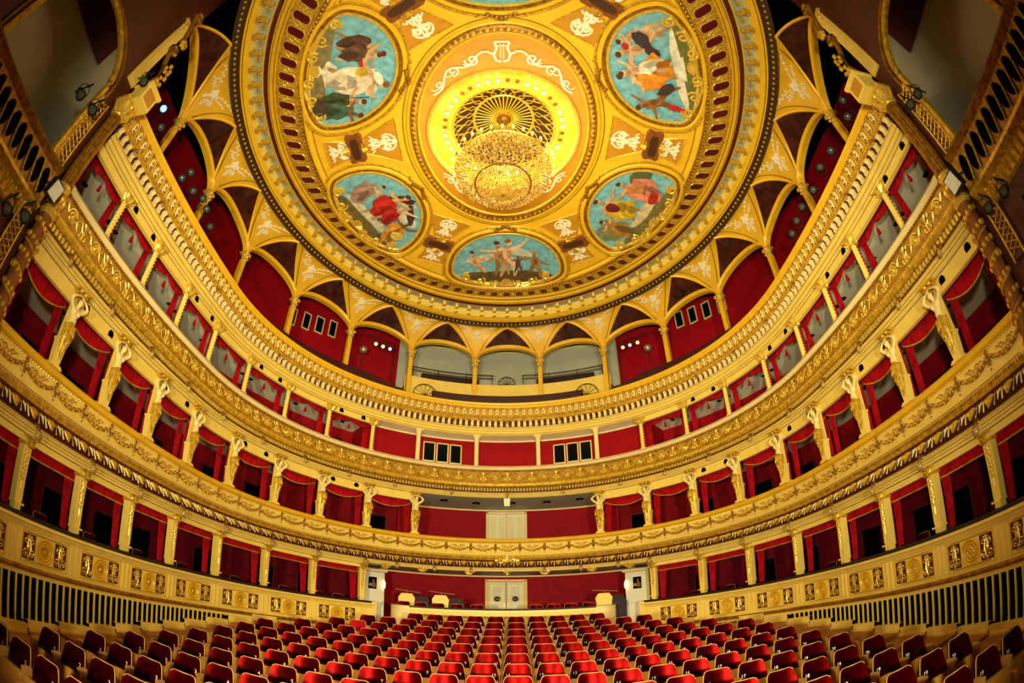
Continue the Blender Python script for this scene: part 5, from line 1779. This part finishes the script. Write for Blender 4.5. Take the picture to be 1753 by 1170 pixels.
# ------------------------------------------------------------------ proscenium sides
for k, side in ((-1, 'left'), (1, 'right')):
    g = G()
    SS = [21.3 + .13 * i for i in range(42)]
    ZZ = [-2. + .15 * i for i in range(112)]

    def hole(s, z):
        c, hw_ = 23.35, 1.45
        for z0, z1 in ((2.7, 4.05), (5.55, 8.9)):
            t = abs(s - c) / hw_
            if t < 1 and z0 < z < z1 - 1.1 * (1 - math.sqrt(1 - t * t)):
                return True
        return False
    for i in range(len(SS) - 1):
        for j in range(len(ZZ) - 1):
            if not hole((SS[i] + SS[i + 1]) / 2, (ZZ[j] + ZZ[j + 1]) / 2):
                g.add([(*P(k * s, 0), z) for s, z in ((SS[i], ZZ[j]), (SS[i + 1], ZZ[j]), (SS[i + 1], ZZ[j + 1]), (SS[i], ZZ[j + 1]))], [(0, 1, 2, 3)])
    ob('wall_proscenium_%s' % side, (g, 'maroon'), kind='structure', label='dark gilt proscenium side wall with box openings', cat='wall')
    g = sweep(G(), [(1.5, -2), (1.5, 14)], srange(k * 21.0, k * 26.7, .5))
    ob('wall_stage_box_%s' % side, (g, 'grey'), kind='structure', label='dim plaster wall inside the proscenium boxes', cat='wall')
    g = G().box(0, .8, 3, .08, 1.6, 10.4)
    ob('wall_box_end_%s' % side, (g, 'redp', False), mw=FM(k * 21.1, 0, 0), kind='structure', label='red end wall between the last boxes and the proscenium', cat='wall')
    pb = ob('proscenium_box', None, label='dark gilt proscenium box front with arched opening and lattice jamb', cat='theatre box', group='proscenium boxes of both sides')
    pb.location = (0, YC, 0)

    def pput(name, me, s, off, z, sx=1.):
        m = FM(k * s, off, z, k * sx)
        m.translation.y -= YC
        return ob(name, me, pb, m)
    arc = [(21.9, 5.55)] + [(23.35 - 1.45 * math.cos(t), 7.75 + 1.15 * math.sin(t)) for t in (PI * j / 18 for j in range(19))] + [(24.8, 5.55)]
    for nm, d_, r, m in (('arch_frame', 0, .09, 'gold'), ('inner_arch_frame', .16, .05, 'golddk')):
        g = G().tube([(*P(k * (23.35 + (s - 23.35) * (1 + d_ / 1.45)), -.03), z + (d_ if z > 5.6 else 0)) for s, z in arc], r, 6)
        o = ob(nm, (g, m), pb)
        o.location = (0, -YC, 0)
    lat = G().box(0, .02, 1.0, .3, .03, 2.0, 1)
    for i in range(14):
        for q_ in (-1, 1):
            z = .1 + i * .135
            lat.tube([(-.12 * q_, -.01, z), (.12 * q_, -.01, z + .135)], .015, 4)
    lat.box(-.15, 0, 1.0, .035, .06, 2.05).box(.15, 0, 1.0, .035, .06, 2.05)
    lat.tube([(.1 * math.cos(t), -.02, 1.2 + .1 * math.sin(t)) for t in (2 * PI * j / 14 for j in range(14))], .025, 5, 0, True, 1., (0, 1, 0))
    latm = lat.mesh('lattice_jamb', ['gold', 'maroon'])
    pput('lattice_jamb', latm, 21.66, -.06, 5.55)
    pput('lattice_jamb', latm, 21.66, -.06, 3.2)
    for zt_ in (5.55, 2.7):
        bsweep(pb, 'box_rail', [(.2, zt_), (-.28, zt_), (-.32, zt_ - .06), (-.25, zt_ - .12), (-.2, zt_ - .16)], k * 21.5, k * 26, 'golddk')
        bsweep(pb, 'box_parapet', [(-.2, zt_ - .16), (-.2, zt_ - .85)], k * 21.5, k * 26, 'golddk')
        bsweep(pb, 'box_cornice', [(-.2, zt_ - .85), (-.28, zt_ - .9), (-.28, zt_ - .97), (-.1, zt_ - 1.05), (-.06, zt_ - 1.3), (0, zt_ - 1.35)], k * 21.5, k * 26, 'gold')
        ov = G().prism(blob(0, 0, .1, .26, -.25, 14), -.02, .02).mesh('dark_oval', 'dark', False)
        tb = G().tube([(-.12, -.01, -.3), (.12, -.01, .3)], .022, 5).mesh('gilt_divider', 'gold')
        te = G().tube([(0, -.1, .12), (0, -.06, -.12)], [.045, .02], 5).mesh('tooth', 'gold')
        for i in range(15):
            pput('dark_oval', ov, 21.75 + .28 * i, -.215, zt_ - .5)
            pput('gilt_divider', tb, 21.89 + .28 * i, -.22, zt_ - .5)
        for i in range(24):
            pput('tooth', te, 21.6 + .18 * i, -.02, zt_ - 1.16)
    # great corner column: vine-wrapped below, fluted above
    pc = ob('proscenium_column', None, mw=FM(k * 21.15, -.12, 2.3, k), label='tall gilt corner column, vine-wrapped below and fluted above', cat='column', group='corner columns of the proscenium')
    ob('lower_shaft', (G().lathe([(.16, -4.2), (.18, -.4), (.2, -.3), (.16, -.2), (.15, 2.3), (.17, 2.4)], 14), 'brown'), pc)
    g = G()
    for i in range(60):
        a, z = i * .75, -.1 + i * .04
        g.ball((.16 * math.cos(a), .16 * math.sin(a), z), (.05, .05, .07), 3, 6)
    g.tube([(.17 * math.cos(t), .17 * math.sin(t), -.1 + t / 32 * 2.4) for t in (i * .4 for i in range(80))], .022, 4)
    ob('vine', (g, 'gold'), pc)
    g = G().lathe([(.17, 2.4), (.24, 2.46), (.2, 2.56), (.13, 2.65), (.2, 2.8), (.24, 2.9), (.16, 3.0), (.2, 3.08), (.19, 3.14)], 14)
    for j in range(8):
        a = j * PI / 4
        g.ball((.19 * math.cos(a), .19 * math.sin(a), 2.78), (.07, .07, .1), 4, 6)
    ob('knop', (g, 'goldhi'), pc)
    rows = []
    for z in (3.14, 3.4, 4.4, 5.2, 5.3):
        rows.append([((.15 + .018 * math.cos(12 * 2 * PI * j / 72)) * math.cos(2 * PI * j / 72), (.15 + .018 * math.cos(12 * 2 * PI * j / 72)) * math.sin(2 * PI * j / 72), z) for j in range(72)])
    ob('fluted_shaft', (G().grid(rows, 0, False, True), 'golddk'), pc)
    g = G().lathe([(.16, 5.28), (.19, 5.33), (.16, 5.38), (.2, 5.5), (.28, 5.62), (.3, 5.66)], 14).box(0, 0, 5.7, .6, .6, .08)
    for j in range(8):
        c_, s_ = math.cos(j * PI / 4), math.sin(j * PI / 4)
        g.tube([(.17 * c_, .17 * s_, 5.36), (.24 * c_, .24 * s_, 5.48), (.33 * c_, .33 * s_, 5.6), (.32 * c_, .32 * s_, 5.52)], [.05, .055, .045, .02], 5)
    ob('capital', (g, 'goldhi'), pc)
    # gilt block and scroll console above the column
    cn = ob('scroll_console', None, mw=FM(k * 21.15, -.4, 8.05, k), label='gilt block with a long scroll console above the corner column', cat='ornament', group='scroll consoles above the corner columns')
    ob('block', (G().box(-.1, 0, .25, .5, .5, .5).box(-.1, -.02, .52, .6, .6, .08), 'cream', False), cn)
    ob('block_panel', (G().box(-.1, -.26, .25, .34, .03, .34), 'ochre', False), cn)
    g = G().tube([(.15, -.1, .55), (.05, -.12, .9), (.2, -.12, 1.35), (.35, -.12, 1.7)] + [(.27 + x, -.12, 1.85 + z) for x, _, z in scroll(1.3, .16, .03, 18, 0, 0, 1, -.8)], .07, 6)
    g.tube([(.3, -.1, 2.4), (.45, -.12, 2.8), (.6, -.12, 3.1)] + [(.5 + x, -.12, 3.3 + z) for x, _, z in scroll(1.3, .17, .03, 18, 0, 0, 1, -.8)], .07, 6)
    ob('scroll', (g, 'golddk'), cn)
    g = G()
    for i in range(12):
        g.ball((.0 + .1 * math.sin(i * 2.3) - .02, -.15 - .05 * math.cos(i), .75 + .07 * i), (.07, .06, .07), 4, 6)
    for i in range(5):
        g.ball((.25 + .08 * math.cos(i * 1.3), -.2, 2.2 + .08 * math.sin(i * 1.3)), .08, 5, 7)
    ob('fruit_cluster', (g, 'gold'), cn)
    # pilaster rising to the vault
    g = G().box(0, 0, 1.5, .34, .2, 3.0).box(0, -.11, 1.5, .2, .03, 2.8)
    ob('trim_%d' % (10 + k), (g, 'cream', False), mw=FM(k * 21.5, .05, 8.55, k), kind='structure', label='cream pilaster strip rising from the proscenium column', cat='trim')
    # lamps hung on the proscenium
    fl = ob('floodlight', None, label='square white floodlight clamped to the corner column', cat='floodlight', group='square floodlights on the corner columns')
    s_, z_, p_ = on_wall(*((93, 323) if k < 0 else (1634, 308)), -.66)
    fl.matrix_basis = FM(s_, -.66, z_) @ Matrix.Rotation(math.radians(20), 4, 'X') @ Matrix.Rotation(math.radians(k * -8), 4, 'Z')
    ob('housing', (G().box(0, .08, 0, .34, .14, .36), 'black', False), fl)
    ob('glass', (G().box(0, -.005, 0, .29, .03, .3, 0, .95, 1), 'flood', False), fl)
    ob('bracket', (G().tube([(-.19, .08, 0), (-.19, .28, 0), (.19, .28, 0), (.19, .08, 0)], .014, 5).tube([(0, .28, 0), (0, .42, 0)], .02, 5), 'black'), fl)
    for px, py in (((158, 188), (138, 162), (12, 358), (43, 371), (246, 139)) if k < 0 else ((1571, 161), (1559, 179), (1719, 328), (1692, 356))):
        s_, z_, p_ = on_wall(px, py, -.62 if px == 1559 else -.5)
        to_wall = lambda q_, s_=s_: (*P(s_, .02), q_.z)
        spotlight(p_, (0, 4, -1), 'lensoff', 'black spotlight with green-tinted lens hung on the proscenium box', 'proscenium spotlights', .78 if k > 0 else .9, wall=to_wall)
    ob('curtain_pelmet', (sweep(G(), [(1.46, 9.2), (1.46, 13.6)], srange(k * 22, k * 26, .4)), 'maroon'), label='dark red hanging at the top of the proscenium opening', cat='curtain', group='dark hangings at the proscenium')
